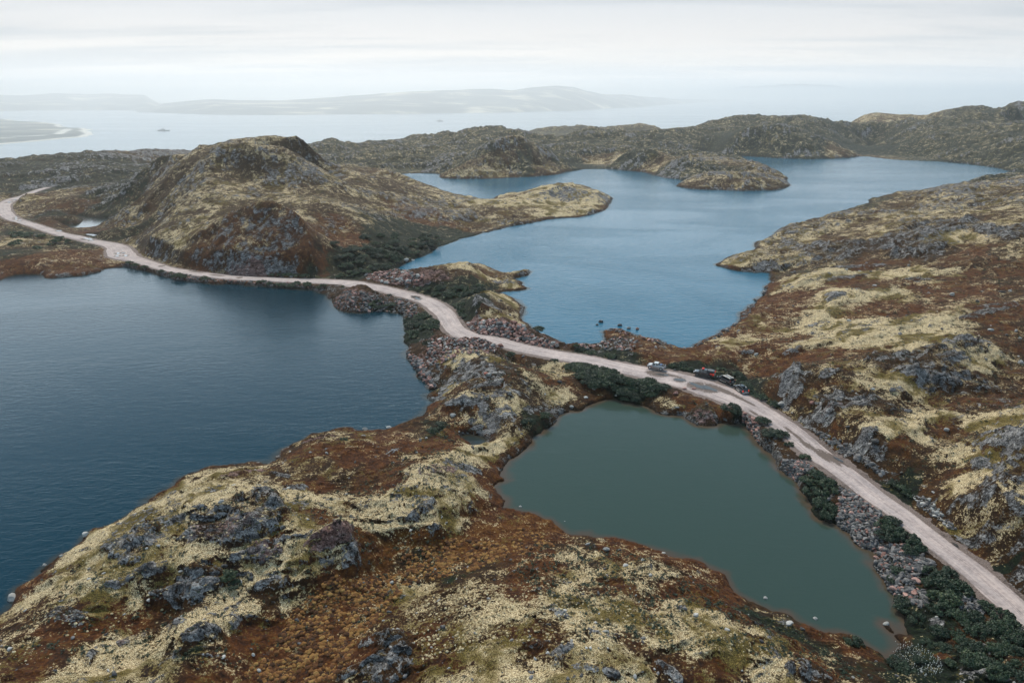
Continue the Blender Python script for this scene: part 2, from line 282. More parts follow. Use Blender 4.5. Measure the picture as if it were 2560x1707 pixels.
# ------------------------------------------------------------------ ground cover survey: lichen, rock, green, orange, pink, rough, rust
KIND = {'LI': (.88,.18,.0,.05,.05,.8,.45), 'LM': (.46,.18,.05,.1,.0,.6,.4), 'LR': (.48,.33,.28,.0,.1,1.1,.3), 'HB': (.10,.06,.35,.0,.0,.6,.5),
        'HR': (.16,.10,.12,.10,.05,.6,.75), 'OB': (.05,.0,.05,1.,.0,.3,.6), 'GR': (.0,.02,1.,.0,.0,.35,.1), 'GM': (.15,.1,.55,.0,.0,.4,.3),
        'RK': (.3,.85,.0,.0,.1,1.2,.2), 'FH': (.24,.20,.75,.0,.0,1.5,.1), 'MA': (.41,.27,.42,.0,.05,.42,.3), 'CL': (.30,.46,.30,.0,.30,.9,.8),
        'PK': (.02,.9,.05,.0,1.,.8,.4), 'DK': (.10,.22,.6,.0,.0,1.0,.1), 'RB': (.0,.9,.05,.0,.45,.5,.2), 'FL': (.35,.5,.3,.0,.0,1.2,.1)}
_rt = np.exp(np.linspace(math.log(35), math.log(3000), 900))
def hitf(c, x, y, hf):
    # where the sight ray through a surveyed photo point first meets the ground
    d = rdir(*src(c, x, y)); h = math.hypot(d[0], d[1]); a = math.atan2(d[0], d[1])
    z = CAM_Z + d[2] / h * _rt; g = hf(np.full(_rt.shape, a), np.log(_rt))
    k = np.nonzero(z <= g)[0]; k = k[0] if len(k) else len(_rt) - 1
    if k > 0:
        e0 = z[k - 1] - g[k - 1]; e1 = z[k] - g[k]; t = e0 / (e0 - e1 + 1e-9); r = _rt[k - 1] + (_rt[k] - _rt[k - 1]) * t
    else: r = _rt[0]
    r = float(r); return math.sin(a) * r, math.cos(a) * r, float(CAM_Z + d[2] / h * r)
KP = []
def kp(c, kind, *pts):
    for x, y in pts:
        X, Y, _ = hitf(c, x, y, lambda a, l: np.maximum(samp(BASE, a, l), 0.0))
        KP.append((X, Y, kind))
kp('B','DK',(50,420),(200,400),(350,390),(500,370),(150,470),(480,420)); kp('B','FL',(700,340),(800,340))
kp('B','GM',(100,700),(250,720),(330,760),(450,600),(250,620),(500,690),(60,790)); kp('B','LM',(150,570),(60,620),(200,550),(130,740)); kp('B','HR',(350,820),(200,850),(280,870),(450,800)); kp('B','DK',(480,500),(540,560),(500,560)); kp('B','HB',(350,580),(420,690),(100,650))
kp('B','MA',(700,450),(850,420),(1000,350),(1200,320),(1100,420),(1300,400),(1400,450),(950,530),(1150,520),(1300,550),(1500,520),(1650,500),(850,650),(700,700),(1400,620),(1550,600),(1700,570),(1850,530),(2000,570),(640,520)); kp('B','CL',(900,820),(1000,800),(1100,830),(1200,780),(1250,850),(1300,740),(1100,700),(1350,680),(1500,660),(1880,600),(1980,620)); kp('B','LM',(680,740),(750,780),(960,735),(600,560))
kp('B','GM',(1500,800),(1400,850),(1550,880)); kp('B','GR',(1650,830),(1750,780),(1850,730),(1950,700),(1700,860),(1300,890)); kp('B','HR',(1450,770),(1600,740),(1400,780)); kp('B','LR',(2100,620),(2200,600))
kp('C','LI',(50,560),(200,540),(100,620),(300,540),(380,560)); kp('C','LR',(50,650),(420,560))
kp('B','FH',(1500,310),(1650,310),(1800,320),(1950,290),(2100,270),(2250,250),(1700,380),(1900,380),(2050,380),(2200,350),(2300,300)); kp('B','LM',(1950,425),(2100,440),(2250,440),(2300,400)); kp('B','LR',(2330,350))
kp('C','FH',(100,290),(250,290),(450,270),(600,280),(750,250),(50,360),(350,320),(550,340),(700,330),(800,300),(800,390),(700,420),(1000,210),(1150,200),(1300,200),(1050,280),(1200,270),(1350,270),(1200,330),(1400,320),(1700,220),(1900,200),(2100,170),(2250,180),(1800,280),(2000,270),(2200,260),(2300,330),(2100,340),(1850,340),(2352,250)); kp('C','LM',(150,420),(400,360),(500,400),(600,390),(1600,190),(1700,190),(1500,340)); kp('C','GR',(280,380),(310,395),(940,300),(920,320),(1680,310)); kp('C','LR',(850,480),(1000,460),(1100,440),(1200,460),(900,370))
# right hillside
kp('C','LR',(1300,700),(1450,660),(1600,620),(1900,540),(2200,490),(2000,560),(1200,790),(1100,820),(1250,830),(2250,560)); kp('C','LM',(1500,700),(1700,650),(2200,650),(2300,600),(1600,700)); kp('C','LI',(1000,845),(1350,930),(1550,890),(1800,870),(1900,900),(2100,720),(1500,1000)); kp('C','RK',(1800,720),(1950,690),(2050,670),(1450,790),(1550,760),(1850,790),(2250,700)); kp('C','HB',(1700,800),(1750,850),(2050,850),(2200,850),(2300,880),(1650,940),(2100,900)); kp('C','HR',(1300,1000),(1200,960),(1200,1050),(1500,960),(1800,930),(2000,980),(2150,800)); kp('C','HR',(1150,1000)); kp('C','GM',(1350,880),(1620,560)); kp('C','LM',(2300,980),(2250,780))
kp('F','HR',(850,270),(950,300),(1050,320),(700,350),(600,400),(500,420),(350,330),(900,380),(1000,440),(250,300),(950,480),(1350,370),(1100,180),(1500,170),(1700,150),(1900,70),(2200,60)); kp('F','HB',(1050,470),(1150,460),(900,520),(1000,560),(1100,640),(2250,560),(2300,450),(2150,620),(2000,680),(2250,300),(2320,380),(1300,560),(1900,800),(1750,900),(2050,800),(1650,940),(2000,700)); kp('F','LI',(1300,330),(1500,340),(1700,330),(1900,290),(2100,300),(2200,380),(1350,470),(1500,490),(1600,540),(1800,600),(1300,610),(1450,750),(1600,800),(1750,780),(1850,740),(1600,700),(1400,260),(1700,230),(1150,190),(1000,60),(1250,180),(1750,90),(950,310),(800,340),(2100,420)); kp('F','RK',(2050,330),(1900,390),(1800,400),(1700,400),(1850,520),(1950,530),(1100,520),(1110,580),(1530,640),(1300,690),(1380,660)); kp('F','LI',(2050,1000),(2150,900),(2200,760),(2300,1200),(2150,1120),(2352,750),(2050,1060)); kp('F','RK',(2250,860),(2330,870),(2250,1050),(2130,1100)); kp('F','RB',(1300,820),(1420,900),(1500,960),(1850,1180),(1620,990)); kp('F','GR',(540,450),(800,490),(870,540),(950,600),(1080,680),(1700,1060),(1650,1030)); kp('F','HB',(1850,1080),(1950,1150)); kp('F','GM',(800,470),(980,520))
kp('F','GR',(50,460),(150,500),(250,530),(350,580),(450,560),(250,600),(820,660)); kp('F','HB',(50,600),(120,610),(550,600),(700,620),(30,560),(380,640)); kp('F','LI',(460,640),(500,680)); kp('F','RK',(640,690),(690,720)); kp('F','HR',(600,650),(730,690)); kp('F','PK',(540,600))
kp('F','GR',(60,370),(150,390),(0,360)); kp('F','RB',(200,340),(250,320),(120,360)); kp('F','HR',(200,290),(300,350))
# isthmus
kp('E','PK',(400,230),(550,220),(700,210),(780,240),(680,290),(950,220),(900,270),(1350,640),(1500,640),(1600,620),(1700,680),(1800,740),(1900,770),(1100,760),(1250,740),(1380,760),(1000,800),(880,870),(800,900),(200,380),(280,420),(150,440),(850,960),(760,880),(1500,720),(1200,620),(2050,800)); kp('E','RB',(500,400),(600,430),(700,470),(750,520),(20,330),(60,370),(870,1000),(900,1060),(900,1120),(1300,900),(1200,960),(1350,960),(1450,1000),(1750,930)); kp('E','GR',(900,330),(1000,350),(1100,370),(750,340),(1200,340),(1300,300),(900,570),(950,600),(800,640),(760,700),(1150,450),(1150,520),(430,470),(530,480),(150,230),(750,180),(1100,440),(380,210),(880,830),(1200,540)); kp('E','HB',(1200,210),(1350,200),(1100,180),(1450,240),(1550,240),(950,500),(850,480),(1450,500),(1100,1150),(1200,1120),(1050,1000),(1450,1050),(1600,900),(1800,880)); kp('E','LI',(1100,150),(1250,170),(1650,200),(1500,280),(1450,400),(1380,380),(1550,440),(1470,545),(1100,920),(1230,890),(1150,870),(1400,920),(1000,1100),(950,1180),(1700,1050),(1800,1000),(1900,950),(1850,1150),(1950,1230),(1400,1220),(1600,1250),(1200,1220),(1250,1390),(1500,1290),(2000,1050)); kp('E','RK',(1350,1250),(1250,1290),(1500,1380),(1450,1110),(1300,1160),(1900,1280)); kp('E','HR',(1200,1340),(1000,1350),(1900,1100),(2050,1150),(1100,1480)); kp('E','GM',(950,1400),(900,1480),(1700,1420),(1800,1400))
# foreground
kp('G','LI',(950,330),(850,380),(750,480),(650,560),(550,620),(450,700),(700,680),(800,620),(900,700),(500,780),(400,780),(1000,760),(1250,760),(1400,740),(1150,830),(1350,640),(1200,640),(1550,620),(1750,620),(1500,780),(1350,560),(2000,380),(2100,400),(1900,400),(2050,520),(1950,600),(1800,480),(1550,150),(1700,170),(1350,470),(1500,440),(150,1130),(50,1180),(400,970),(600,920),(330,1200),(500,1250),(650,1200),(800,1150),(950,1000),(1050,970),(450,1180),(1050,450),(900,420),(200,900),(2150,250),(2250,250),(2300,220),(1850,240)); kp('G','RK',(1050,560),(950,560),(1230,470),(1130,560),(1550,650),(600,680),(850,890),(950,890)); kp('G','LM',(1600,320),(1500,300),(1700,350),(1400,300),(1650,450),(1700,520),(300,830),(250,1020),(1300,880),(700,850),(1450,580)); kp('G','HR',(1450,250),(1600,260),(1750,290),(1800,180),(1500,400),(1300,600),(1450,530),(1900,210),(2050,200),(1750,400),(200,850),(500,1000),(600,1020),(350,1100),(200,1090),(1700,230)); kp('G','HB',(1900,100),(2000,50),(1850,140),(750,960),(250,1160),(1200,900),(1950,130)); kp('G','GM',(2000,140),(2030,100),(900,1150),(750,1180),(1080,830),(1950,790),(2200,770),(2050,800)); kp('G','OB',(2000,680),(2150,620),(2250,600),(1850,720),(1700,790),(1950,720),(2300,680),(1600,850),(2200,680),(2100,740)); kp('G','HR',(1500,900),(1400,980),(1300,1050),(1500,1050),(1600,950),(1250,1200),(1400,1200),(1600,1150),(1100,1230),(1700,880),(2250,400),(2200,500),(2300,480),(1200,1100)); kp('G','LI',(1900,900),(2000,950),(2150,880),(2200,1000),(2000,1100),(2250,1150),(2100,1250),(1900,1000),(2300,1250)); kp('G','LM',(1750,960),(1850,860)); kp('G','RK',(1770,1120),(1800,1180))
kp('H','OB',(30,570),(100,600),(50,640),(130,570)); kp('H','LM',(250,700),(400,720),(350,780),(600,760),(700,800),(550,850)); kp('H','HR',(450,680),(200,650),(600,700),(750,760),(850,800),(100,720),(80,900),(650,900),(800,880),(900,880),(550,640)); kp('H','LI',(100,1000),(250,900),(350,1000),(200,1100),(450,1150),(550,1000),(300,1250),(600,1200),(850,1150),(1000,1150),(1150,1200),(900,1050),(700,1100),(1250,1240),(750,950)); kp('H','HB',(500,880),(600,1130),(750,1250),(900,1250),(1000,1000),(1100,1030)); kp('H','GM',(1100,1010),(1300,1080),(1400,1120),(1200,1060),(350,670)); kp('H','GM',(1500,1200),(1600,1170)); kp('H','HR',(1500,1130),(1400,1200),(1300,1160)); kp('H','RK',(1350,1250)); kp('H','LM',(1100,1100),(1400,1290))
kp('T','RB',(600,300),(700,400),(600,450),(720,540),(650,230),(850,660),(900,760),(1050,740),(1150,760),(1000,900),(200,100),(300,50),(1450,1050),(950,640)); kp('T','GR',(400,200),(470,380),(900,500),(1080,600),(1300,900),(1250,1050),(1050,1000),(1100,1140),(960,780),(1400,1000),(1700,1150),(1250,1250),(1750,1220)); kp('T','GR',(1050,1400),(1150,1400),(1000,1480)); kp('T','HB',(1350,1350),(1700,1400),(1550,1150),(1600,1300),(1800,1500),(650,1300),(1000,1210)); kp('T','DK',(1550,1400),(1500,1500),(1300,1450)); kp('T','GR',(960,170),(1030,220),(1600,640)); kp('T','HB',(1150,150),(1250,400),(1500,560)); kp('T','RB',(1150,280),(1250,420),(1800,700),(1780,800),(1350,480)); kp('T','LI',(1500,200),(1600,280),(1450,300)); kp('T','RK',(1700,180),(1780,380))
ka = np.array([math.atan2(k[0], k[1]) for k in KP]); kl = np.array([math.log(math.hypot(k[0], k[1])) for k in KP]); kv = np.array([KIND[k[2]] for k in KP])
xa = np.linspace(R(-60), R(60), 420); xl = np.linspace(math.log(30), math.log(2200), 520)
XA, XL = np.meshgrid(xa, xl); acc = np.zeros(XA.shape + (7,), np.float32); ws = np.zeros(XA.shape, np.float32)
for i in range(len(KP)):
    ww = (1.0 / (((XA - ka[i]) ** 2 + (XL - kl[i]) ** 2) + 2e-5) ** 2.2).astype(np.float32)
    acc += ww[..., None] * kv[i].astype(np.float32); ws += ww
COV = acc / ws[..., None]
# ------------------------------------------------------------------ fine ground grid
Q = 1.0
az = np.concatenate([np.linspace(R(-79), R(-47), 110)[:-1], np.linspace(R(-47), R(47), int(1120 * Q)), np.linspace(R(47), R(79), 110)[1:]])
rs = [15.0]
while rs[-1] < 4000:
    r = rs[-1]
    k = 0.012 if r < 38 else (0.0016 if r < 110 else (0.0022 if r < 250 else (0.0032 if r < 700 else (0.005 if r < 1400 else 0.03))))
    rs.append(r * (1 + k / Q))
rad = np.array(rs); lrad = np.log(rad)
A, L = np.meshgrid(az, lrad); RR = np.exp(L)
X = np.sin(A) * RR; Y = np.cos(A) * RR
SPC = (np.maximum(RR * R(94) / (1120 * Q), 0.05)).astype(np.float32)
ca_, sa_ = math.cos(R(24)), math.sin(R(24))
Us = (X * ca_ + Y * sa_); Vs = (-X * sa_ + Y * ca_)        # along and across the bedrock strike
# cover lookup, warped so that patch borders wander
wa = fbm(X, Y, 9.0, 4, 51, 0.55, SPC) ; wb = fbm(X, Y, 9.0, 4, 61, 0.55, SPC)
wsc = (1.6 + RR * 0.010)
A2 = A + (wa * wsc / RR); L2 = L + (wb * wsc / RR)
cov = [samp(COV[..., i], A2, L2, R(-60), R(60), math.log(30), math.log(2200)) for i in range(7)]
cLI, cRK, cGR, cOR, cPK, cRO, cRU = cov
base = np.asarray(samp(BASE, A, L), np.float64)
sdf = samp(SDF, A, L) + 0.9 * fbm(X, Y, 6.0, 4, 71, 0.6, SPC) + np.minimum(RR * 0.004, 2.5) * fbm(X, Y, 18.0, 3, 75, 0.6, SPC)
road = samp(RD, A, L); roadz = samp(rzz, A, L)
far = sstep(RR, 180, 520)
# bedrock knolls: strike-elongated, steep on one flank
kn = fbm(Us, Vs * 1.9, 46, 4, 1, 0.52, SPC) + 0.35 * fbm(Us, Vs * 1.5, 17, 3, 9, 0.5, SPC)
wu = Us + 3.5 * wa; wv = Vs + 3.5 * wb
r1 = fbm(wu, wv * 2.2, 22, 4, 21, 0.5, SPC, ridged=True)
r2 = fbm(wu, wv * 2.0, 7.0, 4, 31, 0.52, SPC, ridged=True)
f1 = fbm(wu, wv * 1.5, 3.2, 4, 41, 0.55, SPC)
rough = cRO
big = sstep(kn + 0.25 * (cRK - 0.3) + 0.15 * cLI, 0.05, 0.42)
hill_amp = 1.0 + 1.3 * far
H = base + rough * (1.0 * big + 0.55 * kn * hill_amp + (0.26 + 0.40 * far) * r1 + (0.24 + 0.34 * far) * r2 * (0.4 + cRK)) + 0.30 * f1 * (0.25 + rough * 0.6 + cRK * 0.7)
# stepped joints in bare rock
jn = r2 * 0.9 + kn * 2.2 + f1 * 0.3
rockiness = sstep(cRK + 0.30 * r2 + 0.28 * (kn - 0.15) + 0.16 * f1, 0.42, 0.70)
tst = 0.9 + 0.9 * far
zt = H / tst; fr = zt - np.floor(zt); stp = (np.floor(zt) + sstep(fr, 0.25, 0.75)) * tst
H = H + (stp - H) * (0.55 * rockiness * (0.55 + 0.45 * (cPK < 0.5)))
# refit the broad form so that surveyed points keep their height under the knolls
cj = np.interp(ca, az, np.arange(len(az))).astype(int); ci = np.interp(rr, rad, np.arange(len(rad))).astype(int)
for _k in range(1):
    hm_ = (H[ci, cj] + H[ci, np.minimum(cj + 6, len(az) - 1)] + H[ci, cj - 6] + H[ci - 3, cj] + H[ci + 3, cj]) / 5
    H = H + samp(refit((CT[:, 2] - hm_) * np.where(rr > 170, 1.0, 0.6)), A, L)
# surveyed outcrops: (crop, x1,y1,x2,y2, half width m, height m, pinkness)
OUT = [('G',[(500,690,700,660,1.6,.9,0),(900,600,1180,585,2.6,1.4,.5),(1190,450,1300,520,1.9,1.2,0),(1290,415,1390,400,1.8,.9,.2),(1030,360,1190,330,1.6,.9,.7),(645,805,740,780,1.3,.8,0),(500,875,620,830,.7,.4,0),(700,915,1000,875,1.2,1.5,.2),(1060,720,1300,650,.9,.8,.1),(1160,715,1270,715,1.3,.9,.6),(1440,690,1690,630,2.0,1.2,.7),(1590,775,1700,730,1.1,1.0,.1),(1190,880,1310,850,1.1,1.0,0),(1940,350,2080,330,1.8,1.1,.6),(2050,290,2200,325,1.5,.9,.1),(1820,430,1890,422,.9,.5,0),(1880,570,1990,480,.9,.8,.1),(1900,640,2010,615,.9,1.1,0),(250,985,360,1020,1.7,1.1,.2),(560,1125,740,1060,1.1,.9,.4),(780,1035,850,1040,.8,.5,0),(850,1110,1000,1060,1.0,1.2,0),(1680,1120,1830,1080,1.4,1.1,0),(1770,1230,1850,1130,.7,.9,0),(590,560,700,530,1.2,.8,.2),(1790,240,1850,222,1.1,.6,.1),(1400,200,1520,170,1.6,.9,.8),(820,620,900,580,.9,.6,.1),(1250,340,1320,350,1.0,.5,.1),(750,460,810,450,.9,.4,0),(400,1220,430,1170,.6,.5,0),(1880,420,1830,415,.7,.4,.1),(620,600,700,540,.7,.4,.2)]),
 ('H',[(190,965,250,1000,.8,.5,.1),(60,1125,160,1110,.8,.5,.2),(180,1180,270,1140,.9,.6,.1),(190,1210,230,1190,.7,.5,.1),(350,1070,400,1085,.5,.3,0),(680,1210,770,1285,1.0,.5,.1),(1290,1235,1430,1260,1.6,.7,.3),(170,885,190,895,.5,.4,0),(0,800,110,785,1.0,.7,0),(220,835,265,835,.5,.3,0),(855,45,915,90,2.4,2.0,.6),(2190,180,2330,215,3.2,1.4,0),(2130,290,2200,300,1.4,.8,0),(2210,385,2340,400,1.9,.9,0),(2280,740,2350,820,2.2,1.8,0),(440,1100,480,1090,.6,.5,0),(300,1240,380,1250,.9,.6,0),(430,1250,480,1270,.7,.6,0),(90,885,130,870,.6,.4,0)]),
 ('T',[(1500,1420,1570,1330,1.3,1.1,.1),(1480,1530,1560,1460,1.4,1.2,.1),(1220,1130,1270,1170,1.0,.7,.1),(200,1480,420,1500,1.2,.7,.2)]),
 ('E',[(1160,960,1420,1020,4.2,1.4,.3),(1000,1060,1150,960,2.4,.9,.1),(1290,1165,1480,1100,2.2,1.2,.1),(1070,1290,1350,1260,2.8,2.2,0),(1360,1330,1560,1390,3.0,2.0,.1),(1430,1215,1530,1200,1.7,1.0,.1),(1700,1295,1900,1285,1.8,1.2,0),(1600,1150,1690,1165,1.5,.8,0),(1300,430,1420,460,4.0,2.2,.3),(860,230,1000,260,5.0,1.6,.9),(1330,650,1650,690,4.0,3.0,1.),(1750,740,1950,785,2.6,1.6,1.),(1150,790,1400,800,2.6,.3,1.),(880,1225,1000,1190,1.6,.9,.1),(170,390,420,420,3.4,1.4,.9),(1650,200,1720,190,2.0,1.0,0),(1430,280,1600,290,2.0,1.0,0),(1660,480,1660,560,1.4,.8,.1),(1230,1390,1400,1430,1.6,1.4,0)]),
 ('F',[(1095,560,1150,475,2.2,2.2,0),(1130,600,1170,560,1.8,1.2,.1),(1840,355,1900,345,1.6,.7,0),(1950,350,2140,310,3.4,1.0,0),(1600,420,1700,410,2.0,.9,0),(1730,400,1830,395,1.8,.9,0),(1700,500,1850,520,3.0,1.6,0),(1880,530,1980,540,2.4,2.4,.0),(1900,430,2040,420,2.2,.9,.1),(1450,660,1550,620,2.2,1.2,0),(1310,690,1420,660,1.8,1.4,.4),(1200,685,1290,700,1.7,1.0,0),(1250,790,1340,800,1.8,1.0,.1),(2040,200,2300,140,2.6,1.1,0),(2100,150,2300,128,1.6,.7,0),(1215,238,1320,225,2.0,1.1,0),(870,395,1000,372,1.4,.8,.1),(685,355,760,360,1.8,1.3,0),(1325,115,1400,100,2.2,1.2,0),(2150,870,2330,850,3.4,1.6,0),(1400,820,1450,870,1.8,.9,0),(1340,650,1380,600,1.8,1.2,0),(1650,560,1720,600,1.8,1.2,0),(1510,800,1560,790,1.6,.9,.1),(1370,480,1300,500,2.0,1.0,0),(1100,400,1170,370,1.6,.8,0),(1230,290,1260,275,1.4,.5,0)]),
 ('C',[(1720,765,1880,720,5.0,2.6,.3),(1880,740,2080,665,5.0,2.6,.25),(1760,795,1880,790,4.0,2.0,0),(1480,870,1700,850,3.4,1.5,0),(1420,930,1620,900,2.6,1.0,0),(1060,870,1190,850,3.6,2.4,.1),(1260,760,1440,765,4.0,2.0,0),(1520,810,1600,760,3.4,1.6,0),(1815,925,1900,918,2.4,1.6,0),(1450,1005,1510,1000,2.2,1.2,0),(2150,690,2300,730,4.0,2.0,.1),(1650,600,1800,590,3.2,1.6,0)]),
 ('B',[(930,830,1120,780,6,0,.6),(1150,720,1190,860,4,0,.8),(880,800,930,860,4,0,.5),(1230,800,1290,870,5,0,.7),(1900,620,2000,600,4,1.,.4)])]
basef = lambda a, l: np.maximum(samp(BASE, a, l), 0.0)
stampm = np.zeros(H.shape, np.float32); pinkm = np.zeros(H.shape, np.float32)
edge = 0.30 * f1 + 0.22 * r2
for c, lst in OUT:
    for x1, y1, x2, y2, hw, hh, pk in lst:
        p = hitf(c, x1, y1, basef); q = hitf(c, x2, y2, basef)
        rmin = min(math.hypot(p[0], p[1]), math.hypot(q[0], q[1])) - hw * 3; rmax = max(math.hypot(p[0], p[1]), math.hypot(q[0], q[1])) + hw * 3
        a1 = min(math.atan2(p[0], p[1]), math.atan2(q[0], q[1])) - hw * 3 / rmin; a2 = max(math.atan2(p[0], p[1]), math.atan2(q[0], q[1])) + hw * 3 / rmin
        i0, i1 = np.searchsorted(rad, [rmin, rmax]); j0, j1 = np.searchsorted(az, [a1, a2])
        if i1 <= i0 or j1 <= j0: continue
        sl_ = (slice(i0, i1), slice(j0, j1))
        ex, ey = q[0] - p[0], q[1] - p[1]; wx = X[sl_] - p[0]; wy = Y[sl_] - p[1]
        t = np.clip((wx * ex + wy * ey) / (ex * ex + ey * ey + 1e-6), 0, 1)
        d = np.sqrt((wx - ex * t) ** 2 + (wy - ey * t) ** 2) / hw
        taper = 1 - 0.35 * np.abs(2 * t - 1)
        m = sstep(d / taper + edge[sl_] * 1.1, 1.15, 0.85).astype(np.float32)
        dome = sstep(d / taper + edge[sl_] * 0.7, 1.5, 0.35)
        H[sl_] += (0.40 if hh < 1.7 else 0.62) * hh * dome * (0.7 + 0.45 * r2[sl_])
        stampm[sl_] = np.maximum(stampm[sl_], m); pinkm[sl_] = np.maximum(pinkm[sl_], m * pk)
rockiness = np.maximum(rockiness * (0.42 + 0.50 * far), stampm * (0.75 + 0.45 * f1).clip(0, 1))
# loose tundra mat: cushions and hummocks
cush = fbm(X, Y, 1.3, 3, 81, 0.6, SPC)
humm = np.abs(fbm(X, Y, 0.9, 2, 87, 0.6, SPC))
H += 0.07 * cush * (1 - rockiness) + 0.14 * (humm - 0.2) * cOR + 0.10 * (humm - 0.2) * cRU
H += 0.30 * cGR * np.clip(fbm(X, Y, 2.6, 3, 91, 0.6, SPC), -0.4, 1) * sstep(road, 1, 4)
H += rockiness * 0.14 * fbm(wu, wv * 1.3, 1.1, 3, 95, 0.6, SPC, ridged=True)
# quarried rubble: angular steps
H += sstep(cPK, 0.45, 0.9) * (0.35 * np.round(fbm(X, Y, 2.4, 3, 99, 0.6, SPC, ridged=True) * 2.5) / 2.5)
# plateau breaks off towards the fjord
REa = np.array([-80,-50,-38,-30,-24,-17,-10,-4,-1,2,8,11,14,17,19.5,23,25,28,32,37,45,60,80.]); REr = np.array([740,740,770,790,800,830,940,980,850,1330,1330,1310,900,1000,1050,1070,1220,1350,1300,1190,1080,1000,1000.])
re_ = np.interp(A, np.radians(REa), REr)
over = np.maximum(RR - re_, 0)
drop = over ** 2 / (over + 70) * 0.34
# shore and lake bed
shore = np.maximum(sdf, 0)
bank = 0.16 + shore * 0.55 + np.minimum(shore, 1.0) * 0.25 + np.maximum(shore - 12, 0) * 0.35
Hl = np.minimum(np.maximum(H, 0.35 + 0.12 * cush), bank)
k = sstep(shore, 1.5, 14); Hl = Hl * 1.0
slopef = np.interp(sstep(samp(SDFS[2], A, L), 4, -1), [0, 1], [0.55, 0.5])
Hw = -np.minimum(np.abs(np.minimum(sdf, 0)) * slopef + 0.10, 6.0) + 0.05 * f1
Zg = np.where(sdf > 0, np.where(RR > 1500, H, np.where(over > 0, np.minimum(H, bank), Hl)), Hw)
Zg = Zg - drop
emb = 1 - sstep(road, 0.5, 5.5)
zr = roadz - 0.16
Zg = np.where(sdf > 0, Zg + (np.minimum(zr, bank + 1.4) - Zg) * emb, Zg)
bed = 1 - sstep(road, 0.0, 0.9)
Zg = np.where(road < 0.9, Zg + (zr - Zg) * bed, Zg)
Zg = np.clip(Zg, -260, 80)
def zat(x, y):
    a = np.arctan2(x, y); r = np.hypot(x, y)
    j = np.clip(np.interp(a, az, np.arange(len(az))), 0, len(az) - 1.001); i = np.clip(np.interp(r, rad, np.arange(len(rad))), 0, len(rad) - 1.001)
    ji = j.astype(int) if hasattr(j, 'astype') else int(j); ii = i.astype(int) if hasattr(i, 'astype') else int(i)
    fj = j - ji; fi = i - ii
    return (Zg[ii, ji] * (1 - fj) + Zg[ii, ji + 1] * fj) * (1 - fi) + (Zg[ii + 1, ji] * (1 - fj) + Zg[ii + 1, ji + 1] * fj) * fi
def hit(c, x, y):
    return hitf(c, x, y, lambda a, l: zat(np.sin(a) * np.exp(l), np.cos(a) * np.exp(l)))
# slope, for bare rock on steep faces
gz_r = np.gradient(Zg, axis=0) / np.gradient(RR, axis=0); gz_a = np.gradient(Zg, axis=1) / (np.gradient(A, axis=1) * RR)
slope = np.sqrt(gz_r ** 2 + gz_a ** 2).astype(np.float32)
conv = sstep(kn + 0.3 * r1, -0.35, 0.5)
lich = np.clip(cLI * (0.42 + 0.75 * conv) + 0.10 * r1, 0, 1) * (1 - 0.5 * sstep(slope, 0.7, 1.4)) * sstep(shore, 0.3, 2.5)
rockA = np.clip(rockiness * (0.75 + 0.35 * sstep(slope, 0.15, 0.7)) + sstep(slope, 0.8, 1.8) * (0.15 + 0.6 * cRK) * 0.6, 0, 1)
rockA = np.maximum(rockA, sstep(shore, 1.6, 0.2) * 0.45 * (cRK > 0.15)) * (1 - 0.6 * cOR)
gravel = 1 - sstep(road + 0.5 * f1, 0.2, 1.4)
pinkA = np.clip(np.maximum(pinkm, sstep(cPK, 0.3, 0.8)), 0, 1)
def grid_mesh(name, X, Y, Z, attrs=None, mat=None):
    nr, nc = X.shape; me = bpy.data.meshes.new(name)
    co = np.stack([X, Y, Z], -1).astype(np.float32).reshape(-1)
    ii = np.arange(nr * nc, dtype=np.int32).reshape(nr, nc)
    q = np.stack([ii[:-1, :-1], ii[:-1, 1:], ii[1:, 1:], ii[1:, :-1]], -1).reshape(-1)[::1]
    q = q.reshape(-1, 4)[:, ::-1].reshape(-1)
    nf = len(q) // 4
    me.vertices.add(nr * nc); me.vertices.foreach_set('co', co)
    me.loops.add(len(q)); me.loops.foreach_set('vertex_index', np.ascontiguousarray(q))
    me.polygons.add(nf); me.polygons.foreach_set('loop_start', np.arange(0, len(q), 4, dtype=np.int32))
    me.polygons.foreach_set('use_smooth', np.ones(nf, bool))
    me.update(calc_edges=True)
    for nm, arrs in (attrs or {}).items():
        at = me.attributes.new(nm, 'FLOAT_COLOR', 'POINT')
        at.data.foreach_set('color', np.stack(arrs, -1).astype(np.float32).reshape(-1))
    if mat: me.materials.append(mat)
    return me
def link(name, me, label=None, cat=None, kind=None, group=None, parent=None):
    o = bpy.data.objects.new(name, me); C.objects.link(o)
    if label: o['label'] = label
    if cat: o['category'] = cat
    if kind: o['kind'] = kind
    if group: o['group'] = group
    if parent: o.parent = parent
    return o
def newmat(name):
    m = bpy.data.materials.new(name); m.use_nodes = True; t = m.node_tree
    return m, t, t.nodes['Principled BSDF']
def NOI(t, vec, sc, det=4.0, rgh=0.55, dist=0.0):
    n = N(t, 'ShaderNodeTexNoise', ins={'Vector': vec, 'Scale': sc, 'Detail': det, 'Roughness': rgh, 'Distortion': dist}); return n.outputs[0]
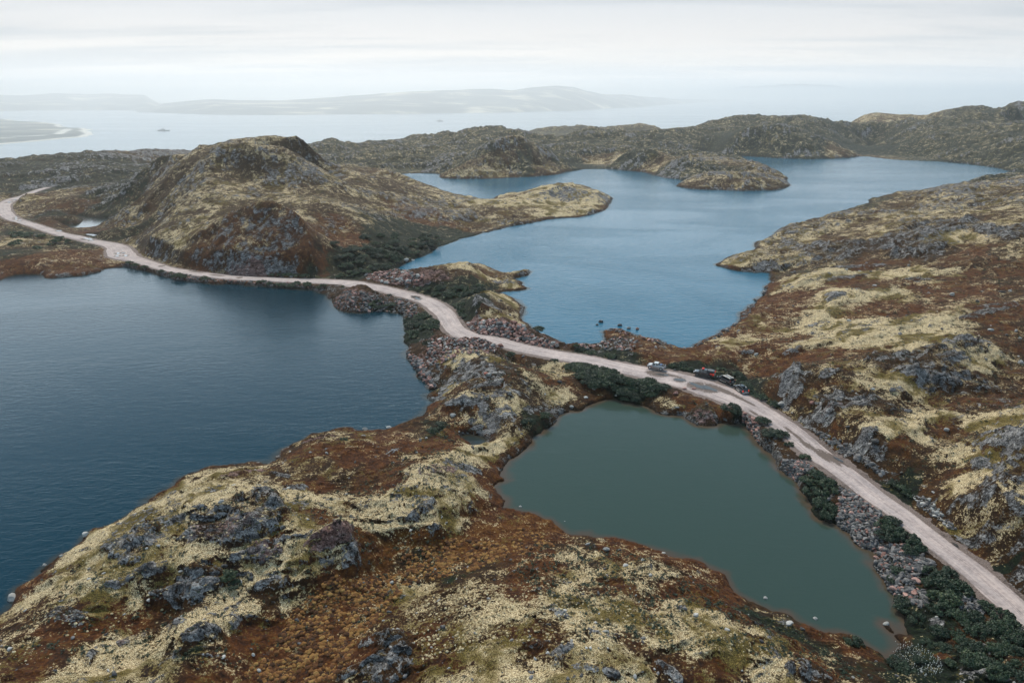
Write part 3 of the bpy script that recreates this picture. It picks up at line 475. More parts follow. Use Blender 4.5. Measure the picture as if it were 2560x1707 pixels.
def simple(name, col, rough=0.6, metal=0.0, spec=None, coat=0.0, nscale=8.0, nam=0.12, emis=None):
    m, t, b = newmat(name)
    tcn = N(t, 'ShaderNodeTexCoord')
    nz = NOI(t, tcn.outputs['Object'], nscale, 3.0)
    f = MATH(t, 'MULTIPLY_ADD', nz, nam * 2, 1 - nam)
    cc_ = MIX(t, 1.0, col, (1, 1, 1)); v = N(t, 'ShaderNodeVectorMath', operation='SCALE', ins={0: tuple(col)}); t.links.new(f, v.inputs['Scale'])
    t.links.new(v.outputs[0], b.inputs['Base Color']); b.inputs['Roughness'].default_value = rough; b.inputs['Metallic'].default_value = metal
    b.inputs['Coat Weight'].default_value = coat
    if emis: b.inputs['Emission Color'].default_value = tuple(emis[0]) + (1,); b.inputs['Emission Strength'].default_value = emis[1]
    return m
# ---- ground material
gm, t, b = newmat("tundra_ground")
geo = N(t, 'ShaderNodeTexCoord').outputs['Object']
a1 = N(t, 'ShaderNodeAttribute', attribute_name='cover_a'); a2 = N(t, 'ShaderNodeAttribute', attribute_name='cover_b')
s1 = N(t, 'ShaderNodeSeparateColor', ins={0: a1.outputs['Color']}); s2 = N(t, 'ShaderNodeSeparateColor', ins={0: a2.outputs['Color']})
LIa, RKa, GRa, ORa = s1.outputs[0], s1.outputs[1], s1.outputs[2], a1.outputs['Alpha']
PKa, GVa, RUa, WTa = s2.outputs[0], s2.outputs[1], s2.outputs[2], a2.outputs['Alpha']
nF = NOI(t, geo, 3.4, 6.0, 0.68)       # 0.3 m down
nM = NOI(t, geo, 0.75, 6.0, 0.66, 0.4)
nL = NOI(t, geo, 0.12, 5.0, 0.6, 0.6)
nP = NOI(t, geo, 0.33, 5.0, 0.62, 0.8)
nX = NOI(t, geo, 11.0, 3.0, 0.7)
def thr(attr, noise, amp, lo=0.44, hi=0.56):
    return SMOOTH(t, MATH(t, 'ADD', attr, MATH(t, 'MULTIPLY', MATH(t, 'SUBTRACT', noise, 0.5), amp)), lo, hi)
mixn = MATH(t, 'ADD', MATH(t, 'MULTIPLY', nF, 0.5), MATH(t, 'MULTIPLY', nM, 0.5))
# heath: dark brown to olive to rust
heath = RAMP(t, mixn, [(0.30, (0.010, 0.007, 0.004)), (0.45, (0.070, 0.038, 0.011)), (0.55, (0.13, 0.075, 0.021)), (0.68, (0.23, 0.155, 0.055))])
rust = RAMP(t, mixn, [(0.32, (0.018, 0.007, 0.004)), (0.46, (0.125, 0.053, 0.014)), (0.58, (0.235, 0.115, 0.030)), (0.70, (0.26, 0.17, 0.065))])
ground = MIX(t, thr(RUa, nL, 1.3, 0.35, 0.65), heath, rust)
orange = RAMP(t, mixn, [(0.34, (0.035, 0.012, 0.004)), (0.46, (0.16, 0.072, 0.018)), (0.58, (0.26, 0.145, 0.04)), (0.70, (0.40, 0.27, 0.10))])
ground = MIX(t, thr(ORa, nM, 1.0, 0.35, 0.65), ground, orange)
green = RAMP(t, mixn, [(0.32, (0.004, 0.009, 0.005)), (0.47, (0.014, 0.032, 0.015)), (0.60, (0.035, 0.068, 0.026)), (0.72, (0.085, 0.125, 0.045))])
ground = MIX(t, thr(GRa, MATH(t, 'ADD', MATH(t, 'MULTIPLY', nL, 0.4), MATH(t, 'MULTIPLY', nM, 0.6)), 1.3, 0.42, 0.62), ground, green)
lichc = RAMP(t, nX, [(0.30, (0.03, 0.018, 0.008)), (0.43, (0.21, 0.145, 0.070)), (0.53, (0.76, 0.655, 0.45)), (0.66, (0.96, 0.90, 0.74))])  # dark stops paint brown speckle and the small shadows in woolly lichen
lichy = RAMP(t, nX, [(0.30, (0.04, 0.03, 0.010)), (0.48, (0.185, 0.145, 0.05)), (0.68, (0.46, 0.39, 0.17))])
lichc = MIX(t, SMOOTH(t, nL, 0.46, 0.60), lichc, lichy)
lm = thr(LIa, MATH(t, 'ADD', MATH(t, 'MULTIPLY', nF, 0.42), MATH(t, 'ADD', MATH(t, 'MULTIPLY', nM, 0.28), MATH(t, 'MULTIPLY', nP, 0.30))), 6.0, 0.36, 0.66)
ground = MIX(t, lm, ground, lichc)
# bare rock: blue-grey gneiss with pink feldspar bands, black crust lichen, joints
mp = N(t, 'ShaderNodeMapping', ins={'Vector': geo, 'Rotation': (0.2, 0.1, R(24)), 'Scale': (0.5, 1.6, 1.2)})
nR = MATH(t, 'ADD', MATH(t, 'MULTIPLY', NOI(t, mp.outputs[0], 0.9, 8.0, 0.72, 0.5), 0.55), MATH(t, 'MULTIPLY', NOI(t, geo, 5.0, 5.0, 0.75), 0.45))
rockc = RAMP(t, nR, [(0.36, (0.02, 0.021, 0.025)), (0.44, (0.125, 0.125, 0.13)), (0.52, (0.34, 0.335, 0.335)), (0.62, (0.68, 0.67, 0.65))])
pinkc = RAMP(t, nR, [(0.36, (0.04, 0.022, 0.02)), (0.44, (0.16, 0.10, 0.09)), (0.53, (0.36, 0.255, 0.23)), (0.63, (0.60, 0.50, 0.47))])
rockc = MIX(t, thr(PKa, nM, 1.1, 0.35, 0.7), rockc, pinkc)
wrp = N(t, 'ShaderNodeTexNoise', ins={'Vector': mp.outputs[0], 'Scale': 1.1, 'Detail': 5.0, 'Roughness': 0.65})
wv_ = N(t, 'ShaderNodeVectorMath', operation='MULTIPLY_ADD', ins={0: wrp.outputs['Color'], 1: (1.5, 1.5, 1.5), 2: mp.outputs[0]})
vor = N(t, 'ShaderNodeTexVoronoi', feature='DISTANCE_TO_EDGE', ins={'Vector': wv_.outputs[0], 'Scale': 0.8})
crack = SMOOTH(t, MATH(t, 'ADD', vor.outputs['Distance'], MATH(t, 'MULTIPLY', nL, 0.10)), 0.045, 0.085)
rockc = MIX(t, crack, (0.018, 0.015, 0.012), rockc)
crust = SMOOTH(t, nF, 0.60, 0.68)
rockc = MIX(t, MATH(t, 'MULTIPLY', crust, 0.6), rockc, (0.30, 0.27, 0.15))
rm = thr(MATH(t, 'MULTIPLY', RKa, 0.86), MATH(t, 'ADD', MATH(t, 'MULTIPLY', mixn, 0.6), MATH(t, 'MULTIPLY', nP, 0.4)), 4.6, 0.42, 0.56)
ground = MIX(t, rm, ground, rockc)
grav = RAMP(t, nX, [(0.3, (0.16, 0.13, 0.12)), (0.5, (0.33, 0.28, 0.26)), (0.7, (0.50, 0.44, 0.41))])
ground = MIX(t, thr(GVa, mixn, 1.2, 0.42, 0.58), ground, grav)
ground = MIX(t, WTa, ground, (0.022, 0.017, 0.012))
gam = N(t, 'ShaderNodeGamma', ins={0: ground, 1: 1.5}); t.links.new(gam.outputs[0], b.inputs['Base Color']); b.inputs['Roughness'].default_value = 0.92; b.inputs['Specular IOR Level'].default_value = 0.25
hgt = MATH(t, 'ADD', MATH(t, 'MULTIPLY', nF, 0.7), MATH(t, 'MULTIPLY', nX, 0.3))
hgt = MATH(t, 'ADD', hgt, MATH(t, 'MULTIPLY', MATH(t, 'MULTIPLY', crack, rm), 0.5))
bp = N(t, 'ShaderNodeBump', ins={'Height': hgt, 'Strength': 1.0, 'Distance': 0.3}); t.links.new(bp.outputs[0], b.inputs['Normal'])
wet = np.where(Zg < 0.06, 0.5, 0) + 0.35 * sstep(shore, 0.5, 0.0) * (sdf > 0)
ground_me = grid_mesh("ground", X, Y, Zg, {'cover_a': [lich, rockA, np.clip(cGR, 0, 1), cOR], 'cover_b': [pinkA, gravel, cRU, np.clip(wet, 0, .6)]}, gm)
link("ground", ground_me, kind='structure')
# ------------------------------------------------------------------ water
def wmat(name, deep, shallow, bumpd, rough=0.08, sc=1.0):
    m, t, b = newmat(name)
    co = N(t, 'ShaderNodeTexCoord').outputs['Object']
    at = N(t, 'ShaderNodeAttribute', attribute_name='depth'); d = N(t, 'ShaderNodeSeparateColor', ins={0: at.outputs['Color']}).outputs[0]
    big_ = NOI(t, co, 0.018, 3.0)
    dd = MATH(t, 'ADD', d, MATH(t, 'MULTIPLY', MATH(t, 'SUBTRACT', NOI(t, co, 0.5, 5.0, 0.6), 0.5), 0.5))
    col = MIX(t, SMOOTH(t, dd, 0.15, 1.0), shallow, deep)
    t.links.new(col, b.inputs['Base Color'])
    b.inputs['IOR'].default_value = 1.333; b.inputs['Specular Tint'].default_value = (0.05, 0.50, 0.85, 1)
    t.links.new(MATH(t, 'MULTIPLY_ADD', big_, 0.10, rough), b.inputs['Roughness'])
    mp1 = N(t, 'ShaderNodeMapping', ins={'Vector': co, 'Rotation': (0, 0, R(-12)), 'Scale': (0.55, 1.35, 1)})
    wv1 = NOI(t, mp1.outputs[0], 0.55 * sc, 4.0, 0.62, 0.5); wv2 = NOI(t, mp1.outputs[0], 2.2 * sc, 3.0, 0.6, 0.3)
    hh = MATH(t, 'ADD', MATH(t, 'MULTIPLY', wv1, 0.75), MATH(t, 'MULTIPLY', wv2, 0.25))
    mpg = N(t, 'ShaderNodeMapping', ins={'Vector': co, 'Rotation': (0, 0, R(-8)), 'Scale': (0.010, 0.022, 1)})
    gust = SMOOTH(t, NOI(t, mpg.outputs[0], 1.0, 5.0, 0.6, 0.8), 0.36, 0.62)
    hh = MATH(t, 'MULTIPLY', hh, MATH(t, 'MULTIPLY_ADD', gust, 0.55, 0.6))
    bpn = N(t, 'ShaderNodeBump', ins={'Height': hh, 'Strength': 1.0, 'Distance': bumpd}); t.links.new(bpn.outputs[0], b.inputs['Normal'])
    return m
w_lake = wmat("lake_water", (0.001, 0.022, 0.036), (0.030, 0.032, 0.026), 0.11)
w_up = wmat("upper_lake_water", (0.012, 0.100, 0.168), (0.030, 0.034, 0.028), 0.24)
w_pond = wmat("pond_water", (0.034, 0.056, 0.045), (0.075, 0.055, 0.038), 0.05, 0.06)
w_pool = wmat("pool_water", (0.02, 0.03, 0.03), (0.03, 0.028, 0.02), 0.01, 0.05)
def water(name, S, mat, z=0.0, sub=1):
    m = S < 5.0
    ii, jj = np.nonzero(m); i0, i1, j0, j1 = max(ii.min() - 1, 0), min(ii.max() + 2, NR), max(jj.min() - 1, 0), min(jj.max() + 2, NA)
    Xs, Ys, Ss = GX[i0:i1, j0:j1], GY[i0:i1, j0:j1], S[i0:i1, j0:j1]
    keep = (Ss < 5.0); kq = keep[:-1, :-1] | keep[1:, 1:] | keep[:-1, 1:] | keep[1:, :-1]
    nr, nc = Xs.shape; idx = np.arange(nr * nc).reshape(nr, nc)
    q = np.stack([idx[:-1, :-1], idx[1:, :-1], idx[1:, 1:], idx[:-1, 1:]], -1)[kq][:, ::-1]
    us, inv = np.unique(q, return_inverse=True); q = inv.reshape(q.shape)
    Vx, Vy, Vs_ = Xs.reshape(-1)[us], Ys.reshape(-1)[us], Ss.reshape(-1)[us]
    me = bpy.data.meshes.new(name); me.vertices.add(len(us)); me.vertices.foreach_set('co', np.stack([Vx, Vy, np.full(len(us), z)], -1).astype(np.float32).reshape(-1))
    me.loops.add(q.size); me.loops.foreach_set('vertex_index', q.astype(np.int32).reshape(-1)); me.polygons.add(len(q)); me.polygons.foreach_set('loop_start', np.arange(0, q.size, 4, dtype=np.int32)); me.update(calc_edges=True)
    at = me.attributes.new('depth', 'FLOAT_COLOR', 'POINT'); dp = -np.minimum(zat(Vx, Vy), 0)
    at.data.foreach_set('color', np.stack([dp, dp, dp, dp], -1).astype(np.float32).reshape(-1))
    me.materials.append(mat); return link(name, me, kind='structure')
water("lake_water", SDFS[0], w_lake); water("upper_lake_water", SDFS[1], w_up); water("pond_water", SDFS[2], w_pond)
for i, S in enumerate(SDFS[3:]): water("pool_water", S, w_pool, 0.03)
# ------------------------------------------------------------------ fjord, far shores, haze
SEA = -175.0
def disc(name, r, z, mat, seg=160, r0=0.0):
    me = bpy.data.meshes.new(name); v = []; f = []
    radii = [r0] + [r0 + (r - r0) * (k / 12) ** 2.2 for k in range(1, 13)]
    for rr_ in radii:
        for k in range(seg): v.append((rr_ * math.sin(2 * math.pi * k / seg), rr_ * math.cos(2 * math.pi * k / seg), z))
    for a in range(len(radii) - 1):
        for k in range(seg):
            k2 = (k + 1) % seg; f.append((a * seg + k2, a * seg + k, (a + 1) * seg + k, (a + 1) * seg + k2)[::-1])
    me.from_pydata(v, [], f); me.materials.append(mat); return me
sm, t, b = newmat("fjord_water")
co = N(t, 'ShaderNodeTexCoord').outputs['Object']
b.inputs['Base Color'].default_value = (0.10, 0.17, 0.22, 1); b.inputs['IOR'].default_value = 1.333
mpn = N(t, 'ShaderNodeMapping', ins={'Vector': co, 'Scale': (0.0006, 0.0022, 1)})
nn = NOI(t, mpn.outputs[0], 1.0, 5.0, 0.55, 0.8); t.links.new(MATH(t, 'MULTIPLY_ADD', nn, 0.25, 0.10), b.inputs['Roughness'])
bpn = N(t, 'ShaderNodeBump', ins={'Height': NOI(t, co, 0.05, 3.0), 'Strength': 1.0, 'Distance': 1.0}); t.links.new(bpn.outputs[0], b.inputs['Normal'])
link("fjord_water", disc("fjord_water", 60000, SEA, sm, r0=500.0), kind='structure')
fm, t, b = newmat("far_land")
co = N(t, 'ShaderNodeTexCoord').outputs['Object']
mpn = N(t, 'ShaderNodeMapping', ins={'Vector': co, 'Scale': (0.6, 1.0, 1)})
fc = RAMP(t, NOI(t, mpn.outputs[0], 0.0022, 7.0, 0.6, 0.4), [(0.36, (0.018, 0.035, 0.035)), (0.52, (0.07, 0.09, 0.085)), (0.58, (0.20, 0.20, 0.16)), (0.66, (0.55, 0.50, 0.38))])  # mid tones lifted to pale the land in place of thicker haze
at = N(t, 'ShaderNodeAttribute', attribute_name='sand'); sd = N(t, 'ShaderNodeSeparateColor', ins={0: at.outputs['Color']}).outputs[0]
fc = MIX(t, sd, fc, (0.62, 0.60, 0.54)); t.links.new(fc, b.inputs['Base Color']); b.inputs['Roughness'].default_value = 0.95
def far_hill(name, c, shore_pts, top_pts, depth, seed, zoff=4.0):
    # shore_pts: where its foot meets the water; top_pts: (x, y) skyline; depth: metres from shore to skyline
    S = [U(c, x, y, SEA) for x, y in shore_pts]
    sa = np.array([math.atan2(p[0], p[1]) for p in S]); sr = np.array([math.hypot(p[0], p[1]) for p in S])
    tp = [rdir(*src(c, x, y)) for x, y in top_pts]; taz = np.array([math.atan2(d[0], d[1]) for d in tp]); tsl = np.array([d[2] / math.hypot(d[0], d[1]) for d in tp])
    o1 = np.argsort(sa); o2 = np.argsort(taz)
    a0, a1 = sa.min(), sa.max(); aa = np.linspace(a0, a1, 360); R0 = np.interp(aa, sa[o1], sr[o1]); TS = np.interp(aa, taz[o2], tsl[o2])
    u = np.linspace(-0.04, 2.6, 90)[:, None]
    RRR = R0[None] + u * depth; AA = np.repeat(aa[None], 90, 0); XX = np.sin(AA) * RRR; YY = np.cos(AA) * RRR
    ztop = CAM_Z + TS * (R0 + depth) - SEA
    prof = np.where(u < 1, np.power(np.clip(u, 0, 1), 0.75), 1 - 0.6 * sstep(u, 1.2, 2.6))
    nzz = fbm(XX, YY, 2600, 6, seed, 0.5)
    endf = np.minimum(1, np.minimum(aa - a0, a1 - aa) / 0.02)[None]
    ZZ = SEA + np.maximum(ztop[None], 6) * prof * endf * (1 + 0.22 * nzz * np.clip(u * 3, 0, 1)) - 8.0 * (u < 0) + 3
    sand = np.zeros_like(ZZ)
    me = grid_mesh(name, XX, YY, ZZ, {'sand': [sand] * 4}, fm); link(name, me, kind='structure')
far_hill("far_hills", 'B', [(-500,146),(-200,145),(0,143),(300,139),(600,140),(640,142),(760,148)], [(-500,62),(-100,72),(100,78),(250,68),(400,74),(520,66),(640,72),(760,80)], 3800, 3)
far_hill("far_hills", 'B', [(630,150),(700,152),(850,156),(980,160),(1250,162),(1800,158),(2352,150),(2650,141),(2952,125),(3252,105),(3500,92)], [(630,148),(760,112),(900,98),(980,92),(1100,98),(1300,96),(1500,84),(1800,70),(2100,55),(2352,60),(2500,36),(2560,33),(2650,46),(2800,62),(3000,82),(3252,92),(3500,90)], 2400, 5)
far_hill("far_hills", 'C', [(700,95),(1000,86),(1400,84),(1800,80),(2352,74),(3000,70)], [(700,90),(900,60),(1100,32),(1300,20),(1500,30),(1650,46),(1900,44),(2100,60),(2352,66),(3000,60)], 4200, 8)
# low alluvial spit
SP = path(('B', [(-600,180),(-200,160),(0,160),(30,162),(38,166),(15,170),(10,174),(40,180),(67,188),(150,192),(200,194),(250,201),(280,205),(285,212),(300,218),(400,222),(392,227),(430,228),(425,232),(395,235),(430,240),(425,250),(390,264),(300,270),(150,285),(0,298),(-300,320),(-600,340)]), z=SEA)
def pip(P, x, y):
    ins = np.zeros(x.shape, bool); d2 = np.full(x.shape, 1e18)
    for i in range(len(P)):
        ax, ay = P[i]; bx, by = P[(i + 1) % len(P)]; ex, ey = bx - ax, by - ay
        c = ((ay > y) != (by > y)); ins ^= c & (x < ax + (y - ay) * ex / (ey if abs(ey) > 1e-9 else 1e-9))
        tt = np.clip(((x - ax) * ex + (y - ay) * ey) / (ex * ex + ey * ey), 0, 1); d2 = np.minimum(d2, (x - ax - ex * tt) ** 2 + (y - ay - ey * tt) ** 2)
    return np.where(ins, np.sqrt(d2), -np.sqrt(d2))
sa_, sr_ = np.linspace(R(-60), R(-27), 420), np.exp(np.linspace(math.log(3000), math.log(8600), 360))
SA, SR = np.meshgrid(sa_, sr_); SX, SY = np.sin(SA) * SR, np.cos(SA) * SR
sd_ = pip(SP, SX, SY) + 14 * fbm(SX, SY, 160, 3, 12)
SZ = SEA + np.clip(sd_ * 0.06, -4, 7) + 3 * sstep(sd_, 60, 500) * fbm(SX, SY, 700, 3, 14)
SZ = np.where(sd_ < -60, SEA - 6, SZ)
sandm = sstep(sd_, 0, 12) * sstep(sd_, 60, 30)
for P2 in ([(295,203),(300,210),(318,218)], [(318,230),(290,242),(270,254)], [(400,228),(392,240),(420,250),(380,262)], [(80,265),(130,265),(200,260)], [(0,272),(50,271)]):
    q = path(('B', P2), z=SEA)
    for i in range(len(q) - 1):
        ex, ey = q[i + 1] - q[i]; tt = np.clip(((SX - q[i][0]) * ex + (SY - q[i][1]) * ey) / (ex * ex + ey * ey), 0, 1)
        d = np.hypot(SX - q[i][0] - ex * tt, SY - q[i][1] - ey * tt); sandm = np.maximum(sandm, sstep(d, 40, 12))
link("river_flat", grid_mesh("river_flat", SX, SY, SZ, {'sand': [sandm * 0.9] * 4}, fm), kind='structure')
hz = bpy.data.meshes.new("haze"); B_ = 78000.0; zb, zt_ = -262.0, 270.0
v = [(x, y, z) for z in (zb, zt_) for x, y in ((-B_, -B_), (B_, -B_), (B_, B_), (-B_, B_))]
hz.from_pydata(v, [], [(3, 2, 1, 0), (4, 5, 6, 7), (0, 1, 5, 4), (1, 2, 6, 5), (2, 3, 7, 6), (3, 0, 4, 7)])
hm = bpy.data.materials.new("haze"); hm.use_nodes = True; t = hm.node_tree; t.nodes.clear()
pv = N(t, 'ShaderNodeVolumePrincipled', ins={'Color': (0.985, 0.99, 0.995, 1), 'Density': 1.3e-4, 'Anisotropy': 0.66})
N(t, 'ShaderNodeOutputMaterial', ins={1: pv.outputs[0]}); hz.materials.append(hm)
link("haze", hz, kind='stuff')
# ------------------------------------------------------------------ road
rng = np.random.RandomState(11); random.seed(5)
RC = catmull(rp, 26)
tx = np.gradient(RC[:, 0]); ty = np.gradient(RC[:, 1]); tn = np.hypot(tx, ty); tx /= tn; ty /= tn
NX_ = 19; sv = np.linspace(-1, 1, NX_)
wn = 1 + 0.10 * fbm(RC[:, 0], RC[:, 1], 7.0, 3, 33); wn2 = 1 + 0.10 * fbm(RC[:, 0], RC[:, 1], 6.0, 3, 35)
hwl = RC[:, 2] * wn * 0.97; hwr = RC[:, 2] * wn2 * 0.97
off = np.where(sv[None] < 0, sv[None] * hwl[:, None], sv[None] * hwr[:, None])
RX = RC[:, :1] + ty[:, None] * off; RY = RC[:, 1:2] - tx[:, None] * off
trk = np.exp(-((np.abs(off) - 0.95) / 0.35) ** 2)
RZ = RC[:, 3:4] - 0.08 + 0.10 * (1 - sv[None] ** 2) - 0.03 * trk + 0.02 * fbm(RX, RY, 1.2, 2, 37)
RZ[:, 0] -= 0.25; RZ[:, -1] -= 0.25
PUD = [('D',110,310,2.6,1.2),('D',172,284,2.6,.8),('D',190,487,1.6,.7),('D',190,508,1.8,.7),('D',235,525,1.4,.6),('D',695,645,1.8,.8),('D',1035,738,2.8,.9),('D',1072,758,1.4,.6),('D',1390,910,1.3,.7),('D',1480,937,1.3,.7),('D',1378,941,1.2,.6),('D',1450,905,.8,.5),('F',545,524,1.3,.7),('F',455,497,1.2,.6),('E',780,393,1.5,.8),('E',800,408,1.2,.6),('F',640,556,2.2,.6),('F',700,568,2.4,.55),('H',2035,665,.5,.2),('H',1500,275,.9,.3)]
mud = np.zeros(RX.shape)
def road_dir0(x, y):
    i = int(np.argmin((RC[:, 0] - x) ** 2 + (RC[:, 1] - y) ** 2)); return math.atan2(ty[i], tx[i])
MUD = [(p[0], p[1], p[2], p[3] * 1.3) for p in PUD] + [('F',430,490,2.6),('F',395,485,1.6),('F',470,495,1.4),('F',760,570,1.2),('F',790,590,1.2),('F',830,605,1.0),('F',870,625,.9),('F',910,645,.8),('F',940,700,.7),('F',1000,730,.7),('F',1120,790,.7),('F',1160,820,.7),('F',1200,860,.8),('F',1290,920,1.1),('F',1330,930,1.3),('F',1370,940,1.5),('F',1240,880,.8),('B',1100,905,1.5),('B',1000,895,1.4),('B',900,880,1.4),('D',1900,1060,1.6)]
for c, x, y, s in MUD:
    m_ = U(c, x, y, 1.3 if c in 'DB' else 2.2); ai = road_dir0(m_[0], m_[1]); ex_, ey_ = RX - m_[0], RY - m_[1]; al_ = (ex_ * math.cos(ai) + ey_ * math.sin(ai)) / (1.0 if s > 1.45 else 3.2); ac_ = -ex_ * math.sin(ai) + ey_ * math.cos(ai); q = (al_ ** 2 + (ac_ * (1 if s > 1.45 else 1.6)) ** 2) / s ** 2; mud = np.maximum(mud, np.exp(-q))
rm_, t, b = newmat("gravel_road")
co = N(t, 'ShaderNodeTexCoord').outputs['Object']
at = N(t, 'ShaderNodeAttribute', attribute_name='wear'); sc_ = N(t, 'ShaderNodeSeparateColor', ins={0: at.outputs['Color']})
g1 = NOI(t, co, 2.2, 6.0, 0.7); g2 = NOI(t, co, 0.25, 4.0, 0.6, 0.5)
st = NOI(t, N(t, 'ShaderNodeCombineXYZ', ins={0: MATH(t, 'MULTIPLY', at.outputs['Alpha'], 5.0), 1: MATH(t, 'MULTIPLY', sc_.outputs[2], 60.0)}).outputs[0], 1.0, 5.0, 0.65)
gr = MATH(t, 'ADD', MATH(t, 'MULTIPLY', g1, 0.35), MATH(t, 'ADD', MATH(t, 'MULTIPLY', g2, 0.25), MATH(t, 'MULTIPLY', st, 0.4)))
gcol = RAMP(t, gr, [(0.36, (0.16, 0.13, 0.125)), (0.47, (0.29, 0.245, 0.24)), (0.55, (0.45, 0.37, 0.345)), (0.66, (0.60, 0.52, 0.49))])
gcol = MIX(t, MATH(t, 'MULTIPLY', sc_.outputs[0], 0.35), gcol, (0.48, 0.42, 0.41))
gcol = MIX(t, SMOOTH(t, MATH(t, 'ADD', sc_.outputs[1], MATH(t, 'MULTIPLY', MATH(t, 'SUBTRACT', g1, 0.5), 1.6)), 0.45, 0.65), gcol, (0.11, 0.082, 0.070))
t.links.new(gcol, b.inputs['Base Color']); b.inputs['Roughness'].default_value = 0.85
bpn = N(t, 'ShaderNodeBump', ins={'Height': gr, 'Strength': 0.6, 'Distance': 0.10}); t.links.new(bpn.outputs[0], b.inputs['Normal'])
arc = np.cumsum(tn); AR = np.repeat((arc / 700.0)[:, None], NX_, 1)
link("gravel_road", grid_mesh("gravel_road", RX[:, ::-1], RY[:, ::-1], RZ[:, ::-1], {'wear': [trk[:, ::-1], mud[:, ::-1], AR, off[:, ::-1]]}, rm_), kind='structure')
w_pud, t, b = newmat("puddle_water"); b.inputs['Base Color'].default_value = (0.06, 0.06, 0.06, 1); b.inputs['Roughness'].default_value = 0.03; b.inputs['IOR'].default_value = 1.5
def blob(name, cx, cy, z, a, bb, ang, mat, seed, n=26):
    vs = [(cx, cy, z)]
    for k in range(n):
        th = 2 * math.pi * k / n; rr = 1 + 0.28 * math.sin(2 * th + seed) + 0.16 * math.sin(5 * th + seed * 2.1) + 0.1 * math.sin(9 * th + seed)
        u, v_ = a * rr * math.cos(th), bb * rr * math.sin(th); vs.append((cx + u * math.cos(ang) - v_ * math.sin(ang), cy + u * math.sin(ang) + v_ * math.cos(ang), z))
    me = bpy.data.meshes.new(name); me.from_pydata(vs, [], [(0, 1 + k, 1 + (k + 1) % n) for k in range(n)]); me.materials.append(mat); return me
def road_dir(x, y):
    i = int(np.argmin((RC[:, 0] - x) ** 2 + (RC[:, 1] - y) ** 2)); return math.atan2(ty[i], tx[i]), i
for k, (c, x, y, a, bb) in enumerate(PUD):
    p = U(c, x, y, 1.3 if c in 'DB' else 2.2); an, i = road_dir(p[0], p[1]); pz = float(RC[i, 3]) + 0.04
    link("puddle", blob("puddle", p[0], p[1], pz, a, bb, an, w_pud, k), kind='structure')
# ------------------------------------------------------------------ stones
def icorock(seed, flat=0.7):
    import bmesh
    bm = bmesh.new(); bmesh.ops.create_icosphere(bm, subdivisions=2, radius=1.0)
    r_ = random.Random(seed); pl = []
    for k in range(9):
        v = np.array([r_.gauss(0, 1), r_.gauss(0, 1), r_.gauss(0, 0.8)]); v /= np.linalg.norm(v); pl.append((v, r_.uniform(0.45, 0.85)))
    for v in bm.verts:
        p = np.array(v.co)
        for nrm, d in pl:
            e = p @ nrm - d
            if e > 0: p = p - nrm * e
        p = p * np.array([1.25, 0.9, flat]); v.co = p
    bm.normal_update(); vs = np.array([v.co[:] for v in bm.verts]); fs = [[v.index for v in f.verts] for f in bm.faces]; bm.free()
    return vs, np.array(fs)
ROCKS = [icorock(k, 0.62 + 0.05 * (k % 4)) for k in range(7)]
def rockmat(name, lo, mid, hi, lich_=0.25):
    m, t, b = newmat(name); co = N(t, 'ShaderNodeTexCoord').outputs['Object']; gi = N(t, 'ShaderNodeNewGeometry')
    rnd = N(t, 'ShaderNodeObjectInfo').outputs['Random']
    isl = gi.outputs['Random Per Island']
    v = MATH(t, 'ADD', MATH(t, 'MULTIPLY', NOI(t, co, 2.6, 5.0, 0.65), 0.6), MATH(t, 'MULTIPLY', MATH(t, 'FRACT', MATH(t, 'ADD', isl, rnd)), 0.4))
    c_ = RAMP(t, v, [(0.22, lo), (0.48, mid), (0.75, hi)])
    c_ = MIX(t, MATH(t, 'MULTIPLY', SMOOTH(t, NOI(t, co, 5.0, 4.0), 0.55, 0.62), lich_), c_, (0.40, 0.38, 0.25))
    t.links.new(c_, b.inputs['Base Color']); b.inputs['Roughness'].default_value = 0.85; return m
M_GREY = rockmat("grey_stone", (0.018, 0.019, 0.022), (0.070, 0.070, 0.076), (0.22, 0.21, 0.21))
M_PINK = rockmat("pink_stone", (0.05, 0.024, 0.020), (0.22, 0.105, 0.086), (0.46, 0.29, 0.25), 0.1)
M_PALE = rockmat("pale_stone", (0.16, 0.16, 0.16), (0.30, 0.30, 0.29), (0.48, 0.47, 0.45))
M_RED = rockmat("red_stone", (0.16, 0.045, 0.03), (0.30, 0.09, 0.06), (0.42, 0.17, 0.12), 0.0)
RMATS = {'g': M_GREY, 'p': M_PINK, 'w': M_PALE, 'r': M_RED}
def inpoly(P, n, rg):
    P = np.array(P, float); lo, hi = P.min(0), P.max(0); out_ = []
    while len(out_) < n:
        q = lo + (hi - lo) * rg.rand(400, 2); ins = np.zeros(400, bool)
        for i in range(len(P)):
            ax, ay = P[i]; bx, by = P[(i + 1) % len(P)]
            c = ((ay > q[:, 1]) != (by > q[:, 1])); ins ^= c & (q[:, 0] < ax + (q[:, 1] - ay) * (bx - ax) / ((by - ay) or 1e-9))
        out_ += list(q[ins])
    return out_[:n]
STON = []     # x, y, z, size, mat, zone
def stones(zone, c, poly, n, s0, s1, mix, road_ok=False):
    for x, y in inpoly(poly, n, rng):
        p = hit(c, x, y); a = math.atan2(p[0], p[1]); l = math.log(math.hypot(p[0], p[1]))
        if samp(RD, np.array([a]), np.array([l]))[0] < 0.35: continue
        s = s0 + (s1 - s0) * rng.rand() ** 3
        STON.append((p[0], p[1], float(zat(p[0], p[1])), s, mix[rng.randint(len(mix))], zone))
Z1 = 'the stone bank between road and green pond'; Z2 = 'the pink rubble beside the road bend'; Z3 = 'the boulder heap by the narrow inlet'; Z4 = 'the stony shore of the dark lake'; Z5 = 'the stony point in the upper lake'; Z6 = 'the ditch right of the road'
